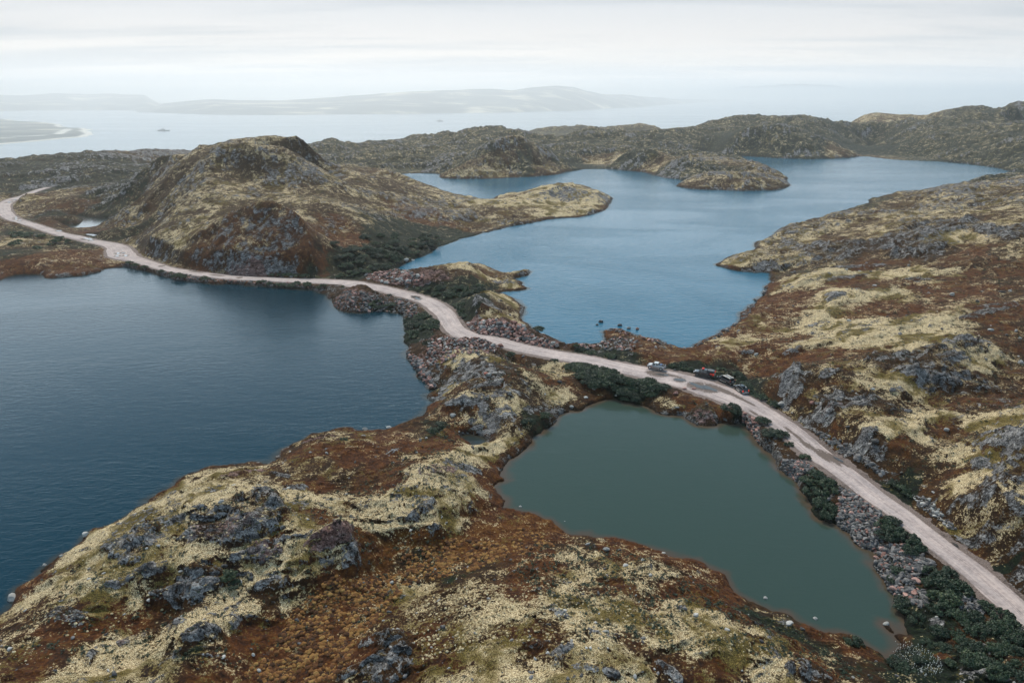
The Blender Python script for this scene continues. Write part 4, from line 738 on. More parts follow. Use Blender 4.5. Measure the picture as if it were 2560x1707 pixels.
stones(Z1, 'T', [(140,0),(300,0),(380,60),(280,110),(250,170),(190,90)], 330, .16, .50, 'ggggp')
stones(Z1, 'T', [(560,190),(640,210),(720,260),(850,360),(840,480),(810,600),(780,660),(690,590),(620,520),(540,460)], 1100, .14, .46, 'gggggp')
stones(Z1, 'T', [(830,600),(1000,590),(1180,700),(1250,740),(1130,800),(1130,900),(1200,960),(1140,1050),(1050,980),(920,960),(880,850),(800,760),(780,680)], 760, .16, .55, 'gggggp')
stones(Z1, 'T', [(1450,940),(1560,1000),(1580,1080),(1450,1120),(1400,1030)], 120, .15, .45, 'ggg')
stones(Z1, 'F', [(880,690),(930,700),(960,760),(960,850),(900,770),(870,745)], 150, .2, .5, 'ggpp')
stones(Z2, 'E', [(1200,620),(1400,575),(1650,625),(1790,740),(1960,790),(1900,840),(1500,745),(1260,690)], 700, .2, .8, 'ppppggw')
stones(Z2, 'E', [(1060,720),(1300,735),(1480,800),(1400,860),(1150,860),(980,950),(850,960),(880,800),(900,740)], 700, .18, .6, 'ppppggw')
stones(Z3, 'E', [(340,225),(560,190),(640,165),(860,230),(800,300),(600,300),(400,262)], 480, .25, .95, 'ppppgw')
stones(Z4, 'E', [(500,380),(740,430),(820,480),(780,640),(700,620),(680,540),(560,520),(400,520),(150,510),(85,430),(150,340)], 520, .22, .7, 'ggggp')
stones(Z4, 'E', [(700,830),(760,860),(850,940),(900,1040),(950,1150),(880,1150),(820,1040),(740,940)], 260, .25, .8, 'gggpp')
stones(Z4, 'D', [(1850,1075),(2352,1195),(2352,1240),(2200,1220),(1900,1130)], 140, .25, .6, 'ggp'); stones(Z4, 'B', [(930,905),(1400,935),(1500,960),(1400,955),(1100,935),(930,922)], 200, .25, .6, 'ggp')
stones(Z5, 'F', [(100,330),(200,300),(330,310),(300,370),(150,370)], 170, .2, .6, 'ggpw'); stones(Z5, 'F', [(130,255),(270,255),(450,320),(520,360),(480,350),(350,305),(260,290)], 120, .25, .6, 'ggp'); stones(Z5, 'F', [(0,340),(120,345),(60,365),(0,360)], 70, .25, .6, 'ppg')
stones(Z5, 'F', [(560,365),(700,310),(800,250),(900,150),(1000,30),(1010,50),(900,190),(780,285),(640,345)], 130, .25, .7, 'gg')
stones(Z6, 'F', [(1230,770),(1400,850),(1560,960),(1640,1010),(1600,1030),(1450,930),(1280,830)], 220, .15, .6, 'ggg'); stones(Z6, 'T', [(1060,240),(1200,280),(1400,500),(1330,480),(1130,330)], 170, .12, .42, 'ggw')
STON.sort(key=lambda s: -s[3] / math.hypot(s[0], s[1]) * (1.0 if True else 0))
def rockmesh(name, k, mat):
    vs, fs = ROCKS[k]; me = bpy.data.meshes.new(name); me.from_pydata(vs.tolist(), [], fs.tolist()); me.materials.append(mat); return me
RM = {(k, m): rockmesh("boulder", k, RMATS[m]) for k in range(7) for m in RMATS}
CN = {'g': 'grey', 'p': 'pinkish', 'w': 'pale', 'r': 'rust red'}
for i, (x, y, z, s, m, zn) in enumerate(STON[:250]):
    o = link("boulder", RM[(i % 7, m)], "angular %s boulder lying in %s" % (CN[m], zn), "boulder", group="%s boulders in %s" % (CN[m], zn))
    o.location = (x, y, z + s * 0.18); o.scale = (s, s, s); o.rotation_euler = (random.uniform(-.5, .5), random.uniform(-.5, .5), random.uniform(0, 6.28))
def rubble(name, items):
    by = {}
    for it in items: by.setdefault(it[4], []).append(it)
    mats = list(by); V = []; F = []; MI = []; nb = 0
    for mi, m in enumerate(mats):
        for (x, y, z, s, _, _) in by[m]:
            vs, fs = ROCKS[rng.randint(7)]; a = rng.rand() * 6.28; tl_ = rng.rand() * 0.8 - 0.4
            c1, s1_ = math.cos(a), math.sin(a); c2, s2_ = math.cos(tl_), math.sin(tl_)
            Rm = np.array([[c1, -s1_, 0], [s1_, c1, 0], [0, 0, 1]]) @ np.array([[c2, 0, s2_], [0, 1, 0], [-s2_, 0, c2]])
            V.append(vs @ Rm.T * s + np.array([x, y, z + s * 0.15])); F.append(fs + nb); MI.append(np.full(len(fs), mi)); nb += len(vs)
    V = np.vstack(V); F = np.vstack(F); MI = np.concatenate(MI)
    me = bpy.data.meshes.new(name); me.vertices.add(len(V)); me.vertices.foreach_set('co', V.astype(np.float32).reshape(-1)); me.loops.add(F.size); me.loops.foreach_set('vertex_index', F.astype(np.int32).reshape(-1))
    me.polygons.add(len(F)); me.polygons.foreach_set('loop_start', np.arange(0, F.size, 3, dtype=np.int32)); me.polygons.foreach_set('material_index', MI.astype(np.int32)); me.update(calc_edges=True)
    for m in mats: me.materials.append(RMATS[m])
    return link(name, me, "loose angular stones heaped along the road banks and lake shores", "rubble", kind='stuff')
rubble("rubble", STON[250:])
# small stones strewn over the tundra
strew = []
while len(strew) < 1500:
    a = R(rng.uniform(-46, 46)); r = math.exp(rng.uniform(math.log(45), math.log(260))); x, y = r * math.sin(a), r * math.cos(a)
    A_, L_ = np.array([a]), np.array([math.log(r)])
    if samp(SDF, A_, L_)[0] < 0.5 or samp(RD, A_, L_)[0] < 0.5: continue
    if samp(COV[..., 3], A_, L_, R(-60), R(60), math.log(30), math.log(2200))[0] > .5 and rng.rand() < .8: continue
    s = (0.05 + 0.28 * rng.rand() ** 4) * (0.6 + r / 150); strew.append((x, y, float(zat(x, y)), s, 'ggw'[rng.randint(3)], ''))
st_ = rubble("scattered_stones", strew); st_['label'] = "small grey stones strewn over the heath and lichen"; st_['category'] = "stones"
BL = [('G',58,910,1.0,'w','big pale boulder at the water edge, lowest on the dark lake shore'),('G',205,756,.45,'w','small white boulder in the shallows of the dark lake, between two larger ones'),('G',395,620,.75,'w','pale boulder on the dark lake shore below the lichen knoll'),('G',282,716,.5,'w','low pale boulder on the dark lake shore under the lichen slope'),
 ('G',2080,75,.8,'w','rounded white boulder alone on brown heath of the isthmus'),('G',1787,128,.75,'w','white boulder standing in the dark lake off the green bay shore'),('G',1675,137,.75,'w','whitish boulder in the dark lake behind the pink lichen rock'),
 ('H',431,688,.62,'w','squarish pale boulder on brown heath south of the green pond'),('H',520,760,.5,'w','grey white boulder on lichen, next one below the squarish boulder'),('H',1275,1030,.6,'w','pale boulder on the green bank at the shallow end of the pond'),('H',38,488,.35,'w','small white stone in the pond shallows at its left end'),('H',240,585,.3,'w','small white stone on the reddish spit of the pond'),('H',1392,1003,.4,'w','flat pale stone standing out of the shallow pond water'),('H',1165,908,.4,'w','flat pale stone in the brown shallows of the pond'),
 ('H',845,990,.55,'w','pale boulder in the middle of the brown lichen slope'),('H',1720,1030,.55,'w','grey boulder in the pond shallows near the cottongrass'),('H',655,1330,.4,'g','grey boulder at the bottom of the lichen slope'),
 ('B',1868,830,1.5,'w','large white boulder at the upper lake edge below the hill'),('B',1896,829,1.0,'w','white boulder in the upper lake, right of a larger white one'),
 ('U',480,780,.9,'w','white boulder on the dark rubble dome of the isthmus'),('U',448,766,.7,'r','rust red boulder left of the white one on the dark rubble dome'),('U',122,1180,.9,'w','oval white boulder in the brown hollow of the isthmus'),('U',1292,1092,.6,'w','whitish boulder on the north shore of the green pond'),('U',1395,803,.7,'p','pinkish boulder at the left end of the willow thicket'),('U',1508,908,.7,'w','white boulder on brown heath below the willow thicket'),('U',1430,998,.6,'w','white boulder on brown heath near the pond shore'),('U',1565,870,.5,'w','small pale boulder just below the willow thicket'),
 ('U',598,495,1.1,'p','upright pinkish block standing at the roadside'),('U',725,270,1.4,'p','big pale pink block on the crest of the red rubble'),
 ('F',573,572,.7,'p','pale pink slab beside the long roadside puddle'),('F',522,598,1.0,'p','broad pinkish boulder below the long roadside puddle'),('F',615,575,.8,'p','pinkish slab right of the long roadside puddle'),('F',1080,652,1.0,'w','pale boulder on the verge right of the road'),
 ('F',2335,436,.9,'w','pale boulder in the dark hollow right of the people'),('F',1240,648,.8,'p','pinkish boulder on the left edge of the right hand outcrop'),('F',1660,580,.9,'g','grey boulder on lichen beneath the broad grey dome'),('F',2178,265,.9,'w','pale boulder on the far side of the people'),('F',1975,80,1.0,'w','pale boulder high on the right hand hillside'),('F',1740,690,1.0,'g','dark boulder beside the lichen cushions of the right slope'),('F',1570,850,.9,'g','dark grey block sunk in lichen above the road'),('F',1945,790,.7,'w','pale boulder in the brown hollow of the right slope'),('F',130,222,1.0,'g','dark rock breaking the upper lake water, farthest off the point'),('F',110,236,.6,'g','low dark rock breaking the upper lake beside a larger one'),('F',232,240,.9,'g','dark rock in the upper lake close off the stony point'),('F',275,255,.8,'g','dark rock in the upper lake right of the stony point'),('F',322,260,.9,'p','flat pinkish rock awash in the upper lake'),('F',420,455,.1,'p','')]
for i, (c, x, y, s, m, lb) in enumerate(BL):
    if not lb: continue
    s *= 0.72
    p = hit(c, x, y); z = max(float(zat(p[0], p[1])), -0.15)
    if z <= 0 and lb.find('water') + lb.find('shallows') + lb.find('lake') > -3: p = U(c, x, y, 0.0); z = -0.05
    vs, fs = icorock(100 + i, 0.75); me = bpy.data.meshes.new("boulder"); me.from_pydata(vs.tolist(), [], fs.tolist()); me.materials.append(RMATS[m])
    o = link("boulder", me, lb, "boulder"); o.location = (p[0], p[1], z + s * .25); o.scale = (s, s, s); o.rotation_euler = (0, 0, random.uniform(-.6, .6))
# ------------------------------------------------------------------ willow shrubs
def foliage(seed, nl, leaf, tall=0.8, lump=9):
    g = np.random.RandomState(seed)
    th = g.rand(lump) * 6.28; rr = np.sqrt(g.rand(lump)) * 0.78; cen = np.stack([rr * np.cos(th), rr * np.sin(th), tall * (0.55 - 0.35 * rr + 0.15 * g.rand(lump))], 1); rad_ = 0.17 + 0.17 * g.rand(lump)
    k = g.randint(lump, size=nl); d = g.normal(size=(nl, 3)); d /= np.linalg.norm(d, axis=1)[:, None]; d[:, 2] = np.abs(d[:, 2]) * 1.0 - 0.25
    P = cen[k] + d * (rad_[k] * (0.55 + 0.5 * g.rand(nl) ** 0.5))[:, None]; P[:, 2] = np.maximum(P[:, 2] * 1.0, 0.03)
    nrm = d + g.normal(size=(nl, 3)) * 0.55; nrm[:, 2] += 0.35; nrm /= np.linalg.norm(nrm, axis=1)[:, None]
    h = np.cross(nrm, g.normal(size=(nl, 3))); h /= np.linalg.norm(h, axis=1)[:, None]; v = np.cross(nrm, h)
    s = (leaf * (0.6 + 0.8 * g.rand(nl)))[:, None]
    V = np.stack([P - h * s, P - v * s * .55, P + h * s, P + v * s * .55], 1).reshape(-1, 3); F = np.arange(nl * 4).reshape(-1, 4)
    return V, F
fol, t, b = newmat("willow_leaves")
gi = N(t, 'ShaderNodeNewGeometry'); oi = N(t, 'ShaderNodeObjectInfo')
v = MATH(t, 'ADD', MATH(t, 'MULTIPLY', gi.outputs['Random Per Island'], 0.65), MATH(t, 'MULTIPLY', oi.outputs['Random'], 0.35))
fc_ = RAMP(t, v, [(0.0, (0.006, 0.016, 0.009)), (0.45, (0.015, 0.038, 0.019)), (0.8, (0.034, 0.068, 0.028)), (1.0, (0.11, 0.13, 0.04))])
t.links.new(fc_, b.inputs['Base Color']); b.inputs['Roughness'].default_value = 0.6
twg = simple("willow_twig", (0.06, 0.045, 0.035), 0.85)
VAR = []
for k in range(5):
    V, F = foliage(200 + k, 1900, 0.07, 0.75 + 0.1 * (k % 3), 17 + 2 * k); me = bpy.data.meshes.new("foliage"); me.from_pydata(V.tolist(), [], F.tolist()); me.materials.append(fol); me.polygons.foreach_set('use_smooth', [False] * len(F)); VAR.append(me)
SVAR = []
for k in range(4):
    V, F = foliage(300 + k, 520, 0.11, 0.8, 11); me = bpy.data.meshes.new("willow_shrub"); me.from_pydata(V.tolist(), [], F.tolist()); me.materials.append(fol); SVAR.append(me)
def twigs(seed):
    g = random.Random(seed); V = []; F = []
    for k in range(11):
        a = g.uniform(0, 6.28); le = g.uniform(.45, .85); ti = g.uniform(.3, 1.0); p = np.array([0, 0, -0.15]); d = np.array([math.cos(a) * math.sin(ti), math.sin(a) * math.sin(ti), math.cos(ti)])
        q = p + d * le * .55; e = q + (d + np.array([0, 0, .3])) * le * .45
        for (A1, B1, w1, w2) in ((p, q, .03, .02), (q, e, .02, .008)):
            s0 = np.cross(B1 - A1, [0.3, 0.2, 1]); s0 /= np.linalg.norm(s0); s1_ = np.cross(B1 - A1, s0); s1_ /= np.linalg.norm(s1_); n0 = len(V)
            for PP, ww in ((A1, w1), (B1, w2)):
                for j in range(4): V.append(tuple(PP + ww * (s0 * math.cos(j * 1.571) + s1_ * math.sin(j * 1.571))))
            for j in range(4): F.append((n0 + j, n0 + (j + 1) % 4, n0 + 4 + (j + 1) % 4, n0 + 4 + j))
    me = bpy.data.meshes.new("stems"); me.from_pydata(V, [], F); me.materials.append(twg); return me
TW = [twigs(k) for k in range(3)]
NSH = [0]
def shrub(p, r, label, group, h=1.0):
    r *= (1.08 if group is None else 1.25)
    k = NSH[0]; NSH[0] += 1; D = math.hypot(p[0], p[1])
    z = float(zat(p[0], p[1])); rot = random.uniform(0, 6.28); sc = (r, r * random.uniform(.8, 1.05), r * h * random.uniform(.85, 1.1))
    if r / D > 0.0085:
        e = link("willow_shrub", None, label, "shrub", group=group); e.location = (p[0], p[1], z - .05 * r); e.rotation_euler = (0, 0, rot); e.scale = sc
        link("foliage", VAR[k % 5], parent=e); link("stems", TW[k % 3], parent=e)
    else:
        o = link("willow_shrub", SVAR[k % 4], label, "shrub", group=group); o.location = (p[0], p[1], z - .05 * r); o.rotation_euler = (0, 0, rot); o.scale = sc
ONE = [('H',1005,45,2.0,'large round dark willow bush on the pond corner below the last car'),('H',1030,62,1.3,'smaller willow bush grown into the right side of the round one'),('H',1152,105,1.5,'rounded willow bush on the stone bank, first below the round corner bush'),('H',1190,160,1.7,'wide willow bush on the stone bank at the water side of the pair'),('H',1230,165,1.6,'wide willow bush on the stone bank at the road side of the pair'),('H',1272,205,.9,'small willow bush on the stone bank under the wide pair'),('H',1345,266,1.0,'lone round willow bush at the road edge above the huge thicket'),
 ('T',400,120,1.5,'willow at the top of the huge dark thicket by the pond'),('T',340,160,1.5,'willow on the upper water side of the huge dark thicket'),('T',460,170,1.5,'willow on the upper road side of the huge dark thicket'),('T',370,230,1.6,'willow in the middle of the huge dark thicket'),('T',430,250,1.5,'willow on the road side middle of the huge dark thicket'),('T',420,320,1.5,'willow low on the water side of the huge dark thicket'),('T',490,350,1.3,'bright green willow at the lower end of the huge dark thicket'),('T',470,400,1.2,'willow touching the water at the lowest tip of the huge dark thicket'),('T',500,220,1.2,'willow on the outer road side of the huge dark thicket'),
 ('T',880,470,1.5,'willow at the upper left of the bank thicket under the road'),('T',930,440,1.3,'willow nearest the road edge in the upper bank thicket'),('T',890,540,1.5,'willow at the lower left of the bank thicket'),('T',960,520,1.5,'willow in the middle of the bank thicket'),('T',1050,560,1.4,'willow on the right part of the bank thicket by the road'),('T',1090,620,1.5,'willow at the right end of the bank thicket'),('T',1060,660,1.2,'willow at the low right corner of the bank thicket'),
 ('T',960,790,1.0,'yellow green willow between the two stone patches'),('T',930,850,.8,'small willow at the water side of the lower stone patch'),('T',1220,810,1.4,'willow at the upper left of the lowest dark thicket'),('T',1320,830,1.5,'willow under the road in the lowest dark thicket'),('T',1280,900,1.6,'willow in the heart of the lowest dark thicket'),('T',1390,920,1.6,'willow on the road side of the lowest dark thicket'),('T',1330,990,1.5,'willow in the lower middle of the lowest dark thicket'),('T',1240,970,1.2,'bright willow on the left side of the lowest dark thicket'),('T',1300,1070,1.4,'willow at the bottom of the lowest dark thicket'),('T',1180,880,1.1,'willow at the outer left of the lowest dark thicket'),
 ('T',1020,1010,1.3,'rounded willow over the pond corner by the bare stones'),('T',1000,1050,1.1,'willow hanging over the last pond bay'),('T',1110,1130,1.2,'light green willow right of the last pond bay'),('T',1220,1050,1.0,'pale green willow above the grey boulders of the last bay'),('T',1270,1230,1.2,'yellow green willow above the cottongrass'),('T',1300,1330,1.0,'low willow right of the cottongrass'),('T',1180,1300,.8,'low willow inside the cottongrass patch'),
 ('T',1700,1110,1.5,'willow at the road edge beside the red stone, lower right'),('T',1760,1190,1.6,'willow at the road edge near the right frame side'),('T',1690,1200,1.4,'dark willow in the lower right slope'),('T',1820,1260,1.4,'willow nearest the right frame edge'),('T',1590,1040,1.1,'small willow below the road near the dark gully'),('T',1480,1100,1.0,'small willow between dark stones in the gully'),
 ('T',680,1290,.9,'low bright green willow at the south tip of the pond'),('T',620,1280,.7,'small green willow left of the south tip of the pond'),('T',970,1440,1.2,'low green willow at the bottom edge below the cottongrass'),('T',1030,1490,1.1,'low green willow at the very bottom by the cottongrass'),
 ('T',950,170,1.1,'low willow right of the road above the bare stones'),('T',1010,220,1.2,'low willow in the ditch right of the road'),('T',1050,250,.8,'lowest willow of the ditch row right of the road'),
 ('G',1580,180,.7,'small dark willow in the pale lichen of the shore knoll'),('G',1050,815,1.1,'dark juniper like bush between the two lichen ridges'),('G',1080,850,.9,'dark low bush under the lichen ridge edge'),('G',2030,125,1.5,'spreading willow on the brown bay shore'),('G',1990,150,1.3,'spreading willow left part on the brown bay shore'),('G',1690,665,.6,'small dark bush on the pinkish outcrop'),
 ('E',190,316,.8,'small dark bush at the left road edge before the bend'),('E',568,392,1.0,'dark bush at the road edge before the bend'),('E',1700,1430,1.5,'willow on the pond side slope of the isthmus'),('E',1840,1380,1.4,'willow above the upper pond corner'),('E',1780,740,.01,''),('F',880,760,.8,'low willow hanging over the pond under the round bush')]
ONE += [('E',1925,925,.8,'small bush at the lower road edge left of the thicket'),('E',1550,880,1.5,'dark bush beside the road under the upright pink block'),('U',1100,632,.7,'little bush on the road edge above the lichen mound'),('E',1780,680,1.8,'grey green willow on the lake side behind the red rubble')]
for c, x, y, r, lb in ONE:
    if lb: shrub(hit(c, x, y), r, lb, None)
for o in list(C.objects):
    if 'group' in o.keys() and o['group'] is None: del o['group']
THK = []
def thicket(c, poly, n, r0, r1, label, group, h=1.0):
    k = 0
    for x, y in inpoly(poly, n * 3, rng):
        if k >= n: break
        p = hit(c, x, y); A_, L_ = np.array([math.atan2(p[0], p[1])]), np.array([math.log(math.hypot(p[0], p[1]))]); r = r0 + (r1 - r0) * rng.rand()
        if samp(RD, A_, L_)[0] < r * .95 or samp(SDF, A_, L_)[0] < -0.3: continue
        THK.append((r / math.hypot(p[0], p[1]), p, r, label, group)); k += 1
thicket('F', [(-40,440),(0,440),(150,490),(280,530),(380,520),(510,540),(520,560),(430,585),(340,640),(260,640),(200,600),(100,570),(0,520)], 66, .9, 1.7, 'dark green willow in the long thicket between road and green pond', 'willows of the long thicket between road and pond')
thicket('U', [(1320,640),(1500,660),(1700,760),(1500,900),(1350,780)], 22, 1.0, 1.6, 'dark green willow at the left end of the long thicket above the pond', 'willows at the left end of the long thicket')
thicket('E', [(650,325),(760,325),(1000,335),(1200,330),(1340,300),(1330,360),(1180,400),(1100,440),(900,380),(760,350)], 34, .9, 1.6, 'green willow in the hollow on the lake side of the road bend', 'willows in the hollow by the road bend')
thicket('E', [(720,600),(850,560),(960,540),(1010,600),(1000,660),(850,690),(800,740),(720,730),(715,660)], 26, 1.0, 1.8, 'dark green willow on the bank between road bend and dark lake', 'willows between road bend and dark lake')
thicket('E', [(1120,450),(1200,470),(1200,560),(1160,580),(1110,520)], 9, .8, 1.4, 'willow beside the road bend under the rounded rock dome', 'willows under the rounded rock dome')
thicket('E', [(380,440),(600,455),(600,500),(500,510),(390,490)], 10, .8, 1.4, 'low willow on the stony shore of the small pink point', 'willows on the small pink point')
thicket('E', [(100,220),(330,190),(420,190),(330,245),(200,260)], 12, 1.0, 1.8, 'willow along the foot of the hill above the road', 'willows at the hill foot above the road')
thicket('B', [(1500,850),(1600,820),(1750,770),(1850,740),(1990,700),(2030,745),(1900,810),(1840,850),(1700,890),(1560,890)], 44, 1.3, 2.6, 'willow scrub at the hill foot by the upper lake', 'willow scrub at the foot of the hill by the upper lake')
thicket('B', [(1480,760),(1700,720),(1850,700),(1750,790),(1550,830)], 14, 1.3, 2.4, 'scattered willow on the hill slope above the upper lake', 'scattered willows on the hill slope')
thicket('D', [(1500,1020),(1600,1040),(1900,1120),(2200,1190),(2150,1215),(1880,1140),(1560,1060)], 18, .8, 1.5, 'low willow between the road and the dark lake, left part', 'low willows between road and dark lake')
thicket('B', [(930,905),(980,915),(980,925),(930,920)], 3, .8, 1.3, 'low willow on the causeway shoulder near the cliff', 'low willows on the causeway near the cliff'); thicket('B', [(1200,925),(1400,935),(1490,950),(1480,960),(1300,950),(1180,935)], 12, .8, 1.4, 'low willow on the causeway shoulder by the shadowed water', 'low willows on the causeway shoulder')
thicket('B', [(1210,895),(1350,895),(1450,905),(1440,915),(1230,905)], 7, .9, 1.5, 'willow at the cliff foot beside the causeway', 'willows at the cliff foot')
thicket('F', [(0,350),(60,375),(170,395),(200,410),(120,410),(0,375)], 14, .6, 1.2, 'low willow on the lake side verge opposite the thicket', 'low willows on the lake side verge'); thicket('F', [(500,450),(580,450),(610,475),(540,475)], 7, .6, 1.0, 'low pale green willow between the silver and black pickups', 'low willows between the parked pickups')
thicket('F', [(760,460),(860,500),(900,560),(980,610),(1080,670),(1060,680),(900,600),(840,520),(750,490)], 20, .6, 1.1, 'low willow on the verge above the parked cars', 'low willows above the parked cars')
thicket('F', [(650,560),(750,590),(760,605),(680,600)], 4, .5, .8, 'low green willow below the long roadside puddle', 'low willows below the roadside puddle')
thicket('B', [(60,700),(250,720),(350,760),(200,790),(50,780)], 16, 1.2, 2.2, 'dark willow scrub below the far left road', 'willow scrub below the far left road')
thicket('T', [(1050,1280),(1350,1150),(1500,1250),(1400,1450),(1150,1500),(1000,1400)], 10, .5, .9, 'low dark scrub round the cottongrass hollow', 'low scrub round the cottongrass')
thicket('T', [(1400,1050),(1600,1130),(1858,1300),(1858,1568),(1500,1568),(1440,1300),(1350,1150)], 30, .6, 1.2, 'dark willow scrub in the shaded gully at the lower right', 'scrub in the lower right gully')
THK.sort(key=lambda q: -q[0])
for _, p, r, lb, g in THK[:215]: shrub(p, r, lb, g)
V = []; F = []; nb = 0; k = 0
for _, p, r, lb, g in THK[215:]:
    fv, ff = foliage(400 + k % 6, 420, 0.12, 0.8, 10); k += 1; a = rng.rand() * 6.28; r *= 1.25
    q = fv.copy(); q[:, 0] = fv[:, 0] * math.cos(a) - fv[:, 1] * math.sin(a); q[:, 1] = fv[:, 0] * math.sin(a) + fv[:, 1] * math.cos(a)
    V.append(q * r + np.array([p[0], p[1], float(zat(p[0], p[1])) - .05])); F.append(ff + nb); nb += len(q)
def fastmesh(name, V, F, mat):
    me = bpy.data.meshes.new(name); me.vertices.add(len(V)); me.vertices.foreach_set('co', V.astype(np.float32).reshape(-1)); me.loops.add(F.size); me.loops.foreach_set('vertex_index', F.astype(np.int32).reshape(-1))
    me.polygons.add(len(F)); me.polygons.foreach_set('loop_start', np.arange(0, F.size, F.shape[1], dtype=np.int32)); me.update(calc_edges=True); me.materials.append(mat); return me
link("willow_scrub", fastmesh("willow_scrub", np.vstack(V), np.vstack(F), fol), "low dark willow scrub on hill foot and verges", "scrub", kind='stuff')
# cottongrass: white tufts on thin stalks
V = []; F = []
for x, y in inpoly([(940,1290),(1010,1270),(1130,1320),(1260,1400),(1290,1500),(1150,1540),(1050,1480),(930,1400)], 240, rng):
    p = hit('T', x, y); z = float(zat(p[0], p[1])); s = 0.03 + .025 * rng.rand(); zt2 = z + .30 + .12 * rng.rand(); n0 = len(V)
    for dx, dy, dz in ((s, 0, 0), (0, s, 0), (-s, 0, 0), (0, -s, 0), (0, 0, s * 1.2), (0, 0, -s)): V.append((p[0] + dx, p[1] + dy, zt2 + dz))
    for a_, b_ in ((0, 1), (1, 2), (2, 3), (3, 0)): F.append((n0 + a_, n0 + b_, n0 + 4)); F.append((n0 + b_, n0 + a_, n0 + 5))
    n0 = len(V)
    for dx, dy in ((.004, 0), (-.002, .003), (-.002, -.003)): V.append((p[0] + dx, p[1] + dy, z)); V.append((p[0] + dx, p[1] + dy, zt2))
    for a_, b_ in ((0, 1), (1, 2), (2, 0)): F.append((n0 + 2 * a_, n0 + 2 * b_, n0 + 2 * b_ + 1, n0 + 2 * a_ + 1))
me = bpy.data.meshes.new("cottongrass"); me.from_pydata(V, [], F); me.materials.append(simple("cotton", (0.75, 0.76, 0.72), 0.95)); link("cottongrass", me, "white cottongrass tufts in the wet green hollow below the pond", "cottongrass", kind='stuff')

# cushions and tufts that nobody could count
def dome(seed):
    g = np.random.RandomState(seed); V = []; F = []; n = 9
    for a in range(4):
        th = a / 3 * 1.75
        for k in range(n):
            ph = 2 * math.pi * k / n; q = 1 + .18 * g.randn() * .6; V.append((q * math.sin(th) * math.cos(ph), q * math.sin(th) * math.sin(ph), .62 * math.cos(th) * q))
    for a in range(3):
        for k in range(n): F.append((a * n + k, (a + 1) * n + k, (a + 1) * n + (k + 1) % n, a * n + (k + 1) % n))
    return np.array(V), np.array(F)
DM = [dome(k) for k in range(6)]
def ground_ok(x, y):
    A_, L_ = np.array([math.atan2(x, y)]), np.array([math.log(math.hypot(x, y))])
    return samp(SDF, A_, L_)[0] > .4 and samp(RD, A_, L_)[0] > .8
def scatter(name, label, zones, tmpl, s0, s1, mat, sq=1.0):
    V = []; F = []; nb = 0
    for c, poly, n in zones:
        cx, cy = np.mean([U(c, x, y, 3.0)[:2] for x, y in poly], 0)
        for x, y in inpoly([U(c, px_, py_, 3.0)[:2] for px_, py_ in poly], n, rng):
            if not ground_ok(x, y) or perlin(np.array([x / 2.2]), np.array([y / 2.2]), 5)[0] < -.05 + .35 * rng.randn(): continue
            vs, fs = tmpl[rng.randint(len(tmpl))]; a = rng.rand() * 6.28; s = s0 + (s1 - s0) * rng.rand() ** 2
            q = np.stack([vs[:, 0] * math.cos(a) - vs[:, 1] * math.sin(a), vs[:, 0] * math.sin(a) + vs[:, 1] * math.cos(a), vs[:, 2] * sq], 1)
            V.append(q * s + np.array([x, y, float(zat(x, y)) - .02])); F.append(fs + nb); nb += len(vs)
    o = link(name, fastmesh(name, np.vstack(V), np.vstack(F), mat), label, name.replace('_', ' '), kind='stuff'); o.data.polygons.foreach_set('use_smooth', [True] * len(o.data.polygons))
def tuftmat(name, stops):
    m, t, b = newmat(name); gi = N(t, 'ShaderNodeNewGeometry'); co = N(t, 'ShaderNodeTexCoord').outputs['Object']
    v = MATH(t, 'ADD', MATH(t, 'MULTIPLY', gi.outputs['Random Per Island'], .5), MATH(t, 'MULTIPLY', NOI(t, co, 9.0, 4.0, .7), .5))
    t.links.new(RAMP(t, v, stops), b.inputs['Base Color']); b.inputs['Roughness'].default_value = .95
    hb = N(t, 'ShaderNodeBump', ins={'Height': NOI(t, co, 14.0, 3.0, .7), 'Strength': 1.0, 'Distance': .08}); t.links.new(hb.outputs[0], b.inputs['Normal']); return m
scatter("moss_cushions", "rust and orange moss cushions filling the wet hollow in the foreground", [
  ('G', [(1100,1299),(1250,1120),(1350,960),(1550,850),(1750,800),(1850,850),(1750,980),(1640,1120),(1560,1299)], 4200), ('G', [(1620,850),(1850,700),(2100,600),(2300,600),(2352,700),(2150,780),(1900,800)], 2600),
  ('H', [(0,530),(120,560),(200,640),(100,720),(0,700)], 500)], DM, .10, .34, tuftmat("moss", [(.25, (.03, .012, .004)), (.45, (.12, .045, .011)), (.62, (.24, .115, .028)), (.8, (.36, .22, .07))]))
scatter("lichen_cushions", "pale reindeer lichen cushions on the foreground knolls", [
  ('G', [(0,1200),(250,900),(560,600),(800,400),(1000,330),(1250,420),(1500,520),(1800,420),(2100,300),(2250,420),(2050,620),(1700,720),(1250,880),(900,1100),(500,1299),(0,1299)], 3600),
  ('H', [(0,900),(200,850),(400,900),(700,1000),(1000,1150),(1250,1299),(0,1299)], 3600), ('G', [(1850,900),(2100,860),(2352,900),(2352,1299),(1950,1299),(1880,1100)], 2600)], DM, .06, .19, tuftmat("reindeer_lichen", [(.25, (.05, .03, .012)), (.42, (.20, .145, .07)), (.6, (.46, .37, .21)), (.8, (.66, .58, .38))]))
TF = []
for k in range(6):
    fv, ff = foliage(500 + k, 46, .17, .6, 4); TF.append((fv, ff))
